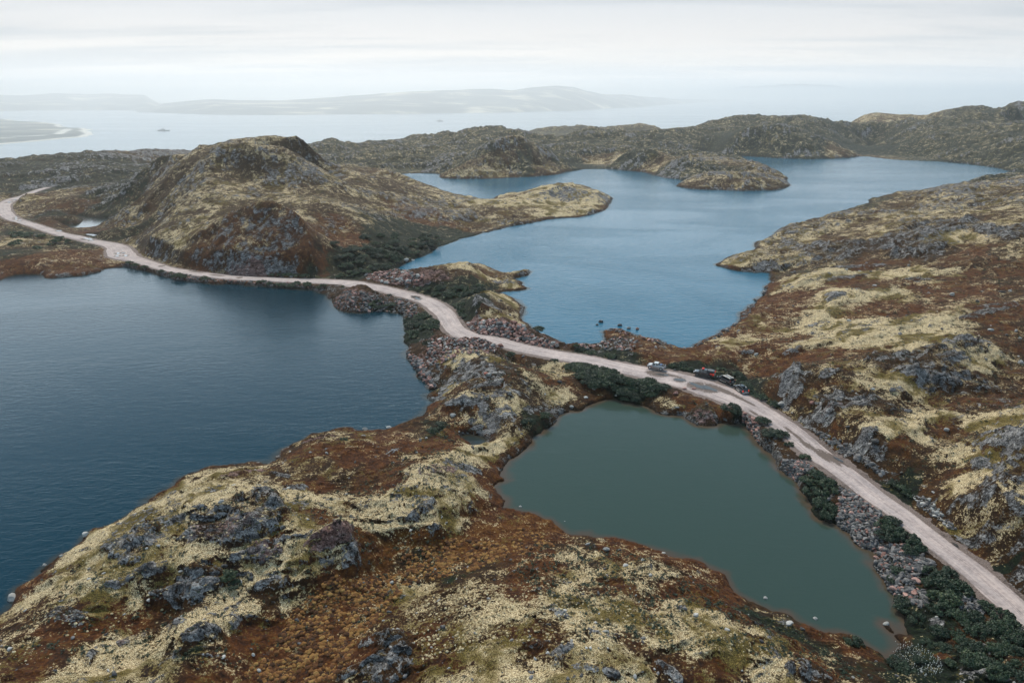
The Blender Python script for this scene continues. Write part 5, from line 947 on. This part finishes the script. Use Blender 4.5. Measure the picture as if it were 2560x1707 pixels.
scatter("crowberry_tufts", "dark green crowberry and dwarf birch tufts scattered through the heath", [
  ('G', [(0,1299),(100,1050),(350,800),(800,620),(1200,560),(1700,350),(2100,100),(2200,300),(2000,800),(1500,1100),(1000,1299)], 2300), ('H', [(100,650),(500,650),(950,850),(1500,1120),(1700,1299),(300,1299),(0,850)], 2300),
  ('F', [(900,300),(1400,100),(2352,0),(2352,1250),(1800,1100),(1200,760),(900,560)], 5200), ('E', [(900,1000),(1500,850),(2000,900),(2000,1250),(1500,1400),(900,1500)], 1300), ('F', [(0,570),(400,640),(700,600),(760,700),(500,690),(200,630),(0,660)], 400), ('C', [(1200,880),(1700,750),(2352,600),(2352,1000),(1500,1080),(1150,1050)], 2600)], TF, .18, .55, fol, .8)
# ------------------------------------------------------------------ vehicles
P_BLACK = simple("black_paint", (0.008, 0.009, 0.011), 0.25, coat=1.0, nam=.02); P_SILVER = simple("silver_paint", (0.50, 0.50, 0.51), 0.35, 0.3, coat=.8, nam=.03)
P_WHITE = simple("white_paint", (0.55, 0.56, 0.56), 0.35, coat=.6, nam=.03); P_GREYM = simple("grey_metal", (0.10, 0.105, 0.11), 0.45, 0.2)
M_GLASS, t, b = newmat("tinted_glass"); b.inputs['Base Color'].default_value = (0.008, 0.011, 0.014, 1); b.inputs['Roughness'].default_value = 0.05; b.inputs['IOR'].default_value = 1.6
M_RUB = simple("tyre_rubber", (0.015, 0.015, 0.016), 0.9); M_RIM = simple("rim_metal", (0.55, 0.56, 0.57), 0.35, 0.6); M_RIMD = simple("dark_rim", (0.08, 0.085, 0.09), 0.4, 0.5)
M_REDB = simple("red_fabric", (0.62, 0.035, 0.02), 0.7); M_BLUE = simple("blue_tarp", (0.03, 0.09, 0.19), 0.6); M_CHR = simple("chrome", (0.34, 0.35, 0.36), 0.3, 0.8, nam=.02)
M_TAIL = simple("tail_lens", (0.5, 0.02, 0.012), 0.3, emis=((1.0, .06, .03), 0.6)); M_TAILD = simple("tail_lens_dark", (0.22, 0.01, 0.01), 0.25); M_HEAD = simple("head_lens", (0.5, 0.52, 0.53), 0.12, .2)
M_PLATE = simple("plate_white", (0.75, 0.75, 0.73), 0.5); M_DKP = simple("dark_plastic", (0.02, 0.02, 0.022), 0.7); M_TAN = simple("red_brown_trim", (0.30, 0.06, 0.035), 0.7)
def pm(name, V, F, mat, par, label=None, smooth=False, bev=0.0):
    me = bpy.data.meshes.new(name); me.from_pydata([tuple(v) for v in V], [], F); me.materials.append(mat)
    if smooth: me.polygons.foreach_set('use_smooth', [True] * len(me.polygons))
    o = link(name, me, label, parent=par)
    if bev:
        md = o.modifiers.new("bevel", 'BEVEL'); md.width = bev; md.segments = 2
    return o
def boxg(x0, x1, y0, y1, z0, z1):
    V = [(x, y, z) for z in (z0, z1) for x, y in ((x0, y0), (x1, y0), (x1, y1), (x0, y1))]
    return V, [(3, 2, 1, 0), (4, 5, 6, 7), (0, 1, 5, 4), (1, 2, 6, 5), (2, 3, 7, 6), (3, 0, 4, 7)]
def pbox(name, par, mat, x0, x1, y0, y1, z0, z1, label=None, bev=.02): return pm(name, *boxg(x0, x1, y0, y1, z0, z1), mat, par, label, bev=bev)
def loft(rings, cap=True):
    V = []; F = []; n = len(rings[0])
    for r_ in rings: V += list(r_)
    for a in range(len(rings) - 1):
        for k in range(n): k2 = (k + 1) % n; F.append((a * n + k, a * n + k2, (a + 1) * n + k2, (a + 1) * n + k))
    if cap: F.append(tuple(range(n))[::-1]); F.append(tuple((len(rings) - 1) * n + k for k in range(n)))
    return V, F
def ring(x, hw, z0, z1, r=0.10, tum=0.0):
    # closed cross section: bottom narrower, shoulder rounded
    return [(x, -hw * .94, z0), (x, -hw, z0 + .18), (x, -hw, z1 - r), (x, -hw + r * .8 + tum, z1), (x, hw - r * .8 - tum, z1), (x, hw, z1 - r), (x, hw, z0 + .18), (x, hw * .94, z0)]
def torus(cx, cy, cz_, R0, r0, w, mat, par, name):
    V = []; F = []; n = 20; prof = [(R0 - r0 * 1.5, -w), (R0 - .03, -w), (R0, -w * .75), (R0, w * .75), (R0 - .03, w), (R0 - r0 * 1.5, w)]
    for k in range(n):
        a = 2 * math.pi * k / n
        for rr_, yy in prof: V.append((cx + rr_ * math.cos(a), cy + yy, cz_ + rr_ * math.sin(a)))
    m = len(prof)
    for k in range(n):
        for j in range(m): F.append((k * m + j, k * m + (j + 1) % m, ((k + 1) % n) * m + (j + 1) % m, ((k + 1) % n) * m + j))
    return pm(name, V, F, mat, par, smooth=False)
def wheel(par, x, y, R0, w, rim):
    W = link("wheel", None, parent=par); W.location = (x, y, R0)
    torus(0, 0, 0, R0, R0 * .26, w, M_RUB, W, "tyre")
    V = []; F = []; n = 20; s = 1 if y > 0 else -1
    for rr_, yy in ((R0 * .64, .9), (R0 * .60, .55), (R0 * .25, .65), (0.04, .8)):
        for k in range(n):
            a = 2 * math.pi * k / n; q = rr_ * (1 if k % 4 < 2 or rr_ > R0 * .5 else .8); V.append((q * math.cos(a), s * w * yy, q * math.sin(a)))
    for a in range(3):
        for k in range(n): F.append((a * n + k, a * n + (k + 1) % n, (a + 1) * n + (k + 1) % n, (a + 1) * n + k))
    F.append(tuple(range(3 * n, 4 * n))); F.append(tuple(range(n)))
    pm("rim", V, F, rim, W)
def arch(par, x, y, R0, w, mat, name="fender"):
    V = []; F = []; n = 14
    for k in range(n + 1):
        a = math.pi * k / n
        for rr_, yy in ((R0 * 1.12, y - w), (R0 * 1.30, y - w), (R0 * 1.30, y + w), (R0 * 1.12, y + w)): V.append((x + rr_ * math.cos(a), yy, R0 * .95 + rr_ * math.sin(a)))
    for k in range(n):
        for j in range(4): F.append((k * 4 + j, k * 4 + (j + 1) % 4, (k + 1) * 4 + (j + 1) % 4, (k + 1) * 4 + j))
    F.append((0, 1, 2, 3)); F.append((4 * n + 3, 4 * n + 2, 4 * n + 1, 4 * n)); pm(name, V, F, mat, par)
def vehicle(name, label, cat, pf, pr, spec):
    """pf, pr: ground points of the left front and left rear wheel"""
    dx, dy = pf[0] - pr[0], pf[1] - pr[1]; yaw = math.atan2(dy, dx); wb = spec['wb']; tw = spec['hw'] - .12
    mx, my = (pf[0] + pr[0]) / 2 + math.sin(yaw) * tw, (pf[1] + pr[1]) / 2 - math.cos(yaw) * tw
    e = link(name, None, label, cat); i = road_dir(mx, my)[1]; mx += math.sin(yaw) * -tw * .18; my += math.cos(yaw) * tw * .18; e.location = (mx, my, float(RC[i, 3]) + .01); e.rotation_euler = (0, 0, yaw)
    hw, zb_, zs = spec['hw'], spec['zb'], spec['zs']; xf, xr = spec['xf'], spec['xr']; xw, xc = spec['xw'], spec['xc']; zt_ = spec['zt']; P = spec['paint']
    rings = []
    for x, hf, z1 in spec['body']: rings.append(ring(x, hw * hf, zb_, z1))
    pm("body", *loft(rings), P, e, bev=.02)
    # glasshouse with sloped screens; side panes, pillars and roof are parts
    wf, wr, rf, rr_ = spec['cab']      # base front, base rear, roof front, roof rear
    hb, ht = hw - .07, hw - .24; zg0, zg1 = zs - .02, zt_ - .07
    V = [(wr, -hb, zg0), (wf, -hb, zg0), (wf, hb, zg0), (wr, hb, zg0), (rr_, -ht, zg1), (rf, -ht, zg1), (rf, ht, zg1), (rr_, ht, zg1)]
    Fq = [(4, 5, 6, 7), (0, 1, 5, 4), (1, 2, 6, 5), (2, 3, 7, 6), (3, 0, 4, 7)]
    pm("windows", V, [(3, 2, 1, 0)] + Fq, M_GLASS, e)
    pm("roof", *loft([ring(rr_ - .04, ht + .03, zg1 - .18, zt_ - .02, .06), ring((rf + rr_) / 2, ht + .04, zg1 - .18 + .14, zt_ + .02, .06), ring(rf + .04, ht + .03, zg1 - .02, zt_ - .03, .06)]) if False else loft([[(x, -ht - .03, zg1), (x, -ht + .05, zt_ + dz), (x, ht - .05, zt_ + dz), (x, ht + .03, zg1)] for x, dz in ((rr_ - .05, -.02), ((rr_ + rf) / 2, .02), (rf + .05, -.02))]), spec.get('roofp', P), e, bev=.01)
    for s in (-1, 1):
        for (bx, tx_) in [(wf, rf), (wr, rr_)] + [(x, x + .02) for x in spec['pil']]:
            A1 = np.array((bx, s * (hb + .015), zg0)); B1 = np.array((tx_, s * (ht + .015), zg1 + .02)); d = .05
            V = [A1 + (-d, 0, 0), A1 + (d, 0, 0), A1 + (d, -s * .05, 0), A1 + (-d, -s * .05, 0), B1 + (-d, 0, 0), B1 + (d, 0, 0), B1 + (d, -s * .05, 0), B1 + (-d, -s * .05, 0)]
            pm("pillar", V, [(3, 2, 1, 0), (4, 5, 6, 7), (0, 1, 5, 4), (1, 2, 6, 5), (2, 3, 7, 6), (3, 0, 4, 7)], P, e)
        pbox("door_mirror", e, P, wf - .35, wf - .20, s * (hw + .02) if s > 0 else -hw - .22, s * (hw + .22) if s > 0 else -hw - .02, zs + .02, zs + .20)
        V, F_ = boxg(xf - .10, xf + .02, s * hw * .84 - .16, s * hw * .84 + .16, zs - .33, zs - .16); pm("headlight", V, F_, M_HEAD, e)
        tl = spec['tail']; pbox("tail_light", e, tl[0], xr - .03, xr + .12, s * (hw - .10) - .09, s * (hw - .10) + .09, tl[1], tl[2])
        for x in (wb / 2, -wb / 2):
            wheel(e, x, s * (hw - .10), spec['R'], spec['tw'], spec['rim']); arch(e, x, s * (hw - .02), spec['R'], .09, spec.get('flare', M_DKP))
        pbox("side_step", e, spec.get('stepm', M_DKP), -wb / 2 + spec['R'] + .15, wb / 2 - spec['R'] - .15, s * (hw + .02) - .08, s * (hw + .02) + .08, zb_ - .10, zb_ - .02)
    pbox("front_bumper", e, spec.get('fb', M_DKP), xf - .02, xf + .14, -hw * .92, hw * .92, zb_ + .02, zb_ + .30); pbox("rear_bumper", e, spec.get('rb', M_DKP), xr - .14, xr + .02, -hw * .92, hw * .92, zb_ + .0, zb_ + .24)
    pbox("grille", e, M_DKP, xf + .0, xf + .035, -hw * .55, hw * .55, zs - .36, zs - .14)
    pbox("licence_plate", e, M_PLATE, xr - .175 + spec.get('pl', 0), xr - .145 + spec.get('pl', 0), -.26, .26, spec.get('pz', zb_ + .32), spec.get('pz', zb_ + .32) + .12)
    return e
def W_(x, y): return U('P', x, y, 2.2)
# silver pickup on large wheels, open bed with blue load, driver door open
sp = dict(wb=3.0, hw=.88, zb=.62, zs=1.28, zt=1.92, xf=2.25, xr=-2.45, xw=0, xc=0, paint=P_SILVER, roofp=P_WHITE, flare=P_WHITE, R=.50, tw=.17, rim=M_RIM, stepm=M_DKP, rb=P_GREYM, tail=(M_TAILD, .95, 1.2),
          body=[(-2.45, .97, 1.20), (-2.2, 1, 1.22), (-.75, 1, 1.24), (-.6, 1, 1.28), (1.05, 1, 1.30), (1.9, .97, 1.20), (2.2, .88, 1.02)], cab=(1.20, -.75, .45, -.60), pil=[.0], pz=.9)
c1 = vehicle("pickup_truck", "silver lifted pickup with open bed and open driver door, leftmost parked vehicle", "pickup", W_(1625.3, 922.1), W_(1651, 926.5), sp)
pbox("cargo_bed", c1, M_DKP, -2.35, -.85, -.74, .74, 1.225, 1.26, bev=0); 
for s in (-1, 1): pbox("bed_rail", c1, P_SILVER, -2.42, -.80, s * .82 - .05, s * .82 + .05, 1.22, 1.36)
pbox("tailgate", c1, P_SILVER, -2.46, -2.38, -.80, .80, 1.18, 1.40)
V, F = loft([[(x, .88, .70), (x, .93, .70), (x, .93, 1.24), (x, .88, 1.24)] for x in (0, 1.0)])
dr = link("door", None, parent=c1); dr.location = (1.10, .90, 0); dr.rotation_euler = (0, 0, R(112))
pbox("door_panel", dr, M_TAN, 0.02, 1.0, -.03, .03, .66, 1.24); pbox("door_window", dr, M_GLASS, .22, .98, -.015, .015, 1.25, 1.72, bev=0); pbox("door_frame", dr, P_WHITE, .98, 1.03, -.035, .035, .64, 1.74)
cg = link("blue_load", None, "blue covered load and crates lying in the bed of the silver pickup", "load")
cg.location = c1.location; cg.rotation_euler = c1.rotation_euler
pbox("tarp", cg, M_BLUE, -1.60, -.92, -.60, .62, 1.262, 1.60, bev=.09); pbox("crate", cg, M_DKP, -2.25, -1.68, -.55, .55, 1.262, 1.50); pbox("drum", cg, M_CHR, -2.1, -1.85, .1, .35, 1.502, 1.66)
# black pickup with canopy
sp = dict(wb=3.15, hw=.93, zb=.55, zs=1.22, zt=1.90, xf=2.50, xr=-2.75, xw=0, xc=0, paint=P_BLACK, R=.43, tw=.15, rim=M_RIMD, stepm=P_GREYM, rb=P_GREYM, tail=(M_TAIL, .95, 1.28),
          body=[(-2.75, .97, 1.22), (-2.4, 1, 1.24), (-.8, 1, 1.25), (1.1, 1, 1.26), (2.1, .97, 1.16), (2.45, .88, 1.02)], cab=(1.35, -.85, .55, -.75), pil=[.15, -.25])
c2 = vehicle("pickup_truck", "black pickup with bed canopy and red loads, between the silver pickup and the people carrier", "pickup", W_(1741.1, 939.1), W_(1773.7, 944.6), sp)
cn = pm("canopy", *loft([[(x, -.86, 1.23), (x, -.80, 1.70), (x, -.66, 1.86), (x, .66, 1.86), (x, .80, 1.70), (x, .86, 1.23)] for x in (-2.68, -.92)]), P_BLACK, c2, bev=.03)
for s in (-1, 1): pm("canopy_window", *loft([[(x, s * .86, 1.36), (x, s * .815, 1.66), (x, s * .79, 1.66), (x, s * .83, 1.36)] for x in (-2.2, -1.1)]), M_GLASS, cn)
pbox("roof_rack", c2, P_GREYM, -2.3, -1.0, -.62, .62, 1.90, 1.94, bev=0); pbox("light_bar", c2, M_HEAD, 2.52, 2.62, .35, .82, .95, 1.15)
rb_ = link("roof_bag", None, "bright red bag strapped on the front of the black pickup roof", "bag"); rb_.location = c2.location; rb_.rotation_euler = c2.rotation_euler; pm("bag_body", *loft([[(x, -.45 * k, 1.93), (x, -.5 * k, 2.05), (x, -.3 * k, 2.05 + .17 * k), (x, .3 * k, 2.05 + .17 * k), (x, .5 * k, 2.05), (x, .45 * k, 1.93)] for x, k in ((-.05, .6), (.1, 1), (.4, 1), (.55, .6))]), M_REDB, rb_, bev=.02)
rx = link("red_jerrycan", None, "bright red box carried on the left rear side of the black pickup", "box"); rx.location = c2.location; rx.rotation_euler = c2.rotation_euler
pbox("box_body", rx, M_REDB, -2.62, -1.75, .935, 1.08, 1.02, 1.36, bev=.03); pbox("box_foot", rx, M_REDB, -2.68, -2.40, .935, 1.06, .70, 1.02, bev=.03)
tgx = link("red_pack", None, "dark red pack hanging at the rear corner of the black pickup canopy", "pack"); tgx.location = c2.location; tgx.rotation_euler = c2.rotation_euler; pbox("pack_body", tgx, M_REDB, -2.98, -2.77, -.75, -.30, 1.42, 1.78, bev=.04)
dg = link("duffel_bag", None, "black bag lying on the gravel behind the black pickup", "bag"); q = W_(1790.5, 945); dg.location = (q[0], q[1], c2.location.z); dg.rotation_euler = c2.rotation_euler
pm("bag_body", *loft([[(x, .22 * k * math.cos(a), .26 + .25 * k * math.sin(a)) for a in [j * math.pi / 4 for j in range(8)]] for x, k in ((-.42, .5), (-.32, 1), (.32, 1), (.42, .5))]), M_DKP, dg, bev=.02)
# black people carrier
sp = dict(wb=2.95, hw=.92, zb=.38, zs=1.02, zt=1.74, xf=2.30, xr=-2.45, xw=0, xc=0, paint=P_BLACK, R=.35, tw=.12, rim=M_RIMD, stepm=M_CHR, rb=M_CHR, tail=(M_TAILD, .95, 1.35), roofp=P_GREYM, pz=.86, pl=.10,
          body=[(-2.45, .96, 1.04), (-2.2, 1, 1.06), (.9, 1, 1.05), (1.8, .97, .96), (2.25, .86, .80)], cab=(1.45, -2.35, .55, -2.05), pil=[.35, -.65, -1.55])
c3 = vehicle("people_carrier", "long black people carrier with bright roof rails, parked just ahead of the estate car", "minivan", W_(1798.2, 950.7), W_(1818, 960.5), sp)
for s in (-1, 1): pbox("roof_rail", c3, M_CHR, -1.95, .45, s * .62 - .03, s * .62 + .03, 1.765, 1.81)
pbox("chrome_strip", c3, M_CHR, -2.50, -2.455, -.78, .78, 1.04, 1.12)
# black estate with roof box
sp = dict(wb=2.7, hw=.88, zb=.30, zs=.90, zt=1.46, xf=2.15, xr=-2.30, xw=0, xc=0, paint=P_BLACK, R=.33, tw=.11, rim=M_RIMD, stepm=M_CHR, rb=P_SILVER, tail=(M_TAIL, .70, 1.08), pz=.70, pl=.12,
          body=[(-2.30, .95, .92), (-2.1, 1, .94), (.8, 1, .92), (1.7, .97, .84), (2.1, .86, .70)], cab=(1.10, -2.05, .30, -1.75), pil=[.2, -.7, -1.5])
c4 = vehicle("estate_car", "black estate car with roof box and glowing red tail lights, last of the parked row", "estate car", W_(1838.7, 972.1), W_(1851.6, 982.3), sp)
for s in (-1, 1): pbox("roof_rail", c4, M_CHR, -1.6, .2, s * .58 - .025, s * .58 + .025, 1.485, 1.52)
rbx = link("roof_box", None, "black cargo box fixed on the roof of the black estate car", "roof box"); rbx.location = c4.location; rbx.rotation_euler = c4.rotation_euler
pm("box_shell", *loft([[(x, -.62 + .3, 1.56), (x, -.62 * k + .3, 1.56 + .14 * k), (x, -.45 * k + .3, 1.56 + .32 * k), (x, .2 * k + .3, 1.56 + .32 * k), (x, .32 * k + .3, 1.56 + .14 * k), (x, .62 - .3 + .0, 1.56)] for x, k in ((-1.6, .7), (-1.2, 1), (-.2, 1), (.3, .55))]), simple("gloss_black", (.01, .012, .016), .15, coat=1, nam=.02), rbx)
for o_ in (c1, c2, c3, c4, cg, rb_, rx, tgx, dg, rbx): o_.scale = (.82, .82, .82)
# ------------------------------------------------------------------ people
M_SKIN = simple("skin", (0.42, 0.24, 0.17), 0.6); M_JK = simple("black_jacket", (0.010, 0.009, 0.010), 0.8); M_TR = simple("black_trousers", (0.014, 0.014, 0.017), 0.85); M_JEAN = simple("blue_grey_trousers", (0.10, 0.14, 0.20), 0.85); M_CAP = simple("pale_cap", (0.65, 0.64, 0.60), 0.8); M_HAIR = simple("dark_hair", (0.015, 0.01, 0.008), 0.7)
def skin(name, J, E, mat, par, root=0, sub=1):
    me = bpy.data.meshes.new(name); me.from_pydata([j[:3] for j in J], E, []); me.materials.append(mat); o = link(name, me, parent=par)
    m = o.modifiers.new("skin", 'SKIN'); m.use_smooth_shade = True
    if not me.skin_vertices: 
        bpy.context.view_layer.objects.active = o
    lay = me.skin_vertices[0].data if me.skin_vertices else None
    if lay:
        for k, j in enumerate(J): lay[k].radius = (j[3], j[4] if len(j) > 4 else j[3]); lay[k].use_root = (k == root)
    o.modifiers.new("sub", 'SUBSURF').levels = sub; o.modifiers["sub"].render_levels = sub
    return o
def person(label, loc, yaw, J, jacket, trous, cap):
    e = link("person", None, label, "person"); e.location = loc; e.rotation_euler = (0, 0, yaw)
    # J: named joints
    names = ['pelvis', 'waist', 'chest', 'neck', 'head', 'crown', 'shL', 'elL', 'wrL', 'hdL', 'shR', 'elR', 'wrR', 'hdR', 'hipL', 'knL', 'anL', 'toL', 'hipR', 'knR', 'anR', 'toR']
    rad_ = dict(pelvis=(.13, .10), waist=(.12, .09), chest=(.15, .11), neck=(.055, .055), head=(.085, .095), crown=(.06, .07), shL=(.06, .06), elL=(.043, .043), wrL=(.03, .03), hdL=(.035, .02), hipL=(.085, .085), knL=(.06, .06), anL=(.042, .042), toL=(.04, .03))
    for k in list(rad_):
        if k.endswith('L'): rad_[k[:-1] + 'R'] = rad_[k]
    EE = [('pelvis', 'waist'), ('waist', 'chest'), ('chest', 'neck'), ('neck', 'head'), ('head', 'crown'), ('chest', 'shL'), ('shL', 'elL'), ('elL', 'wrL'), ('wrL', 'hdL'), ('chest', 'shR'), ('shR', 'elR'), ('elR', 'wrR'), ('wrR', 'hdR'), ('pelvis', 'hipL'), ('hipL', 'knL'), ('knL', 'anL'), ('anL', 'toL'), ('pelvis', 'hipR'), ('hipR', 'knR'), ('knR', 'anR'), ('anR', 'toR')]
    V = [tuple(J[k_]) + rad_[k_] for k_ in names]; nb = len(V); E = [(names.index(a), names.index(c)) for a, c in EE]
    for hs, ws in (('hdL', 'wrL'), ('hdR', 'wrR')):
        h = np.array(J[hs]); d = h - np.array(J[ws]); d /= np.linalg.norm(d); sd = np.cross(d, (0.2, 1, .3)); sd /= np.linalg.norm(sd)
        for f, le in ((-1.5, .065), (-.5, .08), (.5, .075), (1.5, .06)):
            V.append(tuple(h + sd * f * .018 + d * .03) + (.009, .009)); V.append(tuple(h + sd * f * .021 + d * (.03 + le)) + (.007, .007)); E += [(names.index(hs), len(V) - 2), (len(V) - 2, len(V) - 1)]
        V.append(tuple(h + sd * .05 + d * .02) + (.009, .009)); E.append((names.index(hs), len(V) - 1))
    skin("body", V, E, M_SKIN, e)
    def sub_(nm, ks, es, grow, mat):
        skin(nm, [tuple(J[k_]) + tuple(q + grow for q in rad_[k_]) for k_ in ks], [(ks.index(a), ks.index(c)) for a, c in es], mat, e)
    ks = ['pelvis', 'waist', 'chest', 'shL', 'elL', 'wrL', 'shR', 'elR', 'wrR']; sub_("jacket", ks, [q for q in EE if q[0] in ks and q[1] in ks], .03, jacket)
    ks = ['pelvis', 'hipL', 'knL', 'anL', 'hipR', 'knR', 'anR']; sub_("trousers", ks, [q for q in EE if q[0] in ks and q[1] in ks], .022, trous)
    for s in 'LR': sub_("shoe", ['an' + s, 'to' + s], [('an' + s, 'to' + s)], .012, M_DKP)
    hc = np.array(J['head']); cr_ = np.array(J['crown']); V = []; F = []; up = (cr_ - hc) / np.linalg.norm(cr_ - hc)
    for a in range(5):
        for k in range(12):
            th = a / 4 * 1.45 + .02; ph = k * math.pi / 6; V.append(tuple(hc + np.array([.125 * math.sin(th) * math.cos(ph), .115 * math.sin(th) * math.sin(ph), 0]) + up * (.06 + .12 * math.cos(th))))
    for a in range(4):
        for k in range(12): F.append((a * 12 + k, a * 12 + (k + 1) % 12, (a + 1) * 12 + (k + 1) % 12, (a + 1) * 12 + k))
    pm("cap" if cap is M_CAP else "hair", V, F, cap, e, smooth=True)
    V = []; F = []     # brow, nose, eyes and mouth relief on the face side (+x)
    pm("nose", [tuple(hc + np.array(q)) for q in ((.10, -.015, 0), (.10, .015, 0), (.125, 0, -.01), (.10, 0, .05))], [(0, 1, 2), (1, 3, 2), (3, 0, 2), (0, 3, 1)], M_SKIN, e)
    for s in (-1, 1): pm("eye", [tuple(hc + np.array((.098, s * .035 + a_ * .012, .035 + b_ * .006))) for a_, b_ in ((-1, 0), (0, -1), (1, 0), (0, 1))], [(0, 1, 2, 3)], M_DKP, e)
    return e
ST = dict(pelvis=(0, 0, .94), waist=(0, 0, 1.10), chest=(0.01, 0, 1.32), neck=(.01, 0, 1.50), head=(.03, 0, 1.62), crown=(.03, 0, 1.70), shL=(.0, .19, 1.42), elL=(.02, .27, 1.15), wrL=(.20, .22, 1.08), hdL=(.27, .17, 1.10), shR=(0, -.19, 1.42), elR=(.02, -.29, 1.16), wrR=(.18, -.22, 1.06), hdR=(.25, -.17, 1.08),
          hipL=(0, .09, .90), knL=(.03, .12, .50), anL=(0, .13, .09), toL=(.16, .15, .04), hipR=(0, -.09, .90), knR=(.0, -.11, .50), anR=(-.03, -.12, .09), toR=(.13, -.14, .04))
BE = dict(pelvis=(-.12, 0, .62), waist=(-.02, 0, .76), chest=(.16, 0, .92), neck=(.32, 0, 1.02), head=(.42, 0, 1.08), crown=(.46, 0, 1.15), shL=(.18, .18, .97), elL=(.32, .22, .72), wrL=(.45, .14, .56), hdL=(.50, .10, .50), shR=(.18, -.18, .97), elR=(.34, -.20, .72), wrR=(.46, -.12, .56), hdR=(.52, -.09, .50),
          hipL=(-.12, .09, .60), knL=(.22, .16, .48), anL=(.02, .14, .09), toL=(.18, .15, .04), hipR=(-.12, -.09, .60), knR=(.18, -.14, .44), anR=(-.10, -.12, .09), toR=(.05, -.13, .04))
q = hit('P', 2442.5, 857.5); person("person standing in black clothes and pale cap on the grey rock dome", (q[0], q[1], float(zat(q[0], q[1])) - .03), R(-120), ST, M_JK, M_TR, M_CAP)
q = hit('P', 2471, 868); person("person crouching in black jacket and blue grey trousers, right of the standing one", (q[0], q[1], float(zat(q[0], q[1])) - .03), R(160), BE, M_JK, M_JEAN, M_HAIR)
# ------------------------------------------------------------------ ships on the fjord
M_HULL = simple("ship_grey", (0.035, 0.05, 0.06), 0.6); M_SUP = simple("ship_superstructure", (0.07, 0.09, 0.10), 0.6)
def ship(label, px, py, Ls, yaw, sup):
    p = U('P', px, py, SEA); e = link("ship", None, label, "ship"); e.location = p; e.rotation_euler = (0, 0, yaw)
    bw = Ls * .065; V, F = loft([[(x * Ls, -bw * k, h), (x * Ls, -bw * k * .7, -2), (x * Ls, bw * k * .7, -2), (x * Ls, bw * k, h)] for x, k, h in ((-.5, .75, 5), (-.3, 1, 4.6), (.1, 1, 5), (.32, .75, 6), (.5, .06, 8))]); pm("hull", V, F, M_HULL, e)
    for x0, x1, w_, z0, z1 in sup: pbox("superstructure", e, M_SUP, x0 * Ls, x1 * Ls, -bw * w_, bw * w_, z0, z1, bev=.3)
    pbox("funnel", e, M_SUP, -.16 * Ls, -.10 * Ls, -1.6, 1.6, 9, 16, bev=.3); pbox("mast", e, M_HULL, .02 * Ls, .03 * Ls, -.5, .5, 13, 24, bev=.1)
    return e
ship("dark blue grey ship on the fjord, large one left of the hill top", 409, 328, 78, R(4), [(-.25, .15, .8, 5, 10), (-.08, .12, .7, 10, 15), (-.45, -.28, .8, 5, 8)])
ship("faint tiny ship far out on the fjord under the opposite shore", 1099, 304, 62, R(-3), [(-.20, .12, .8, 5, 11), (-.05, .1, .7, 11, 17)])
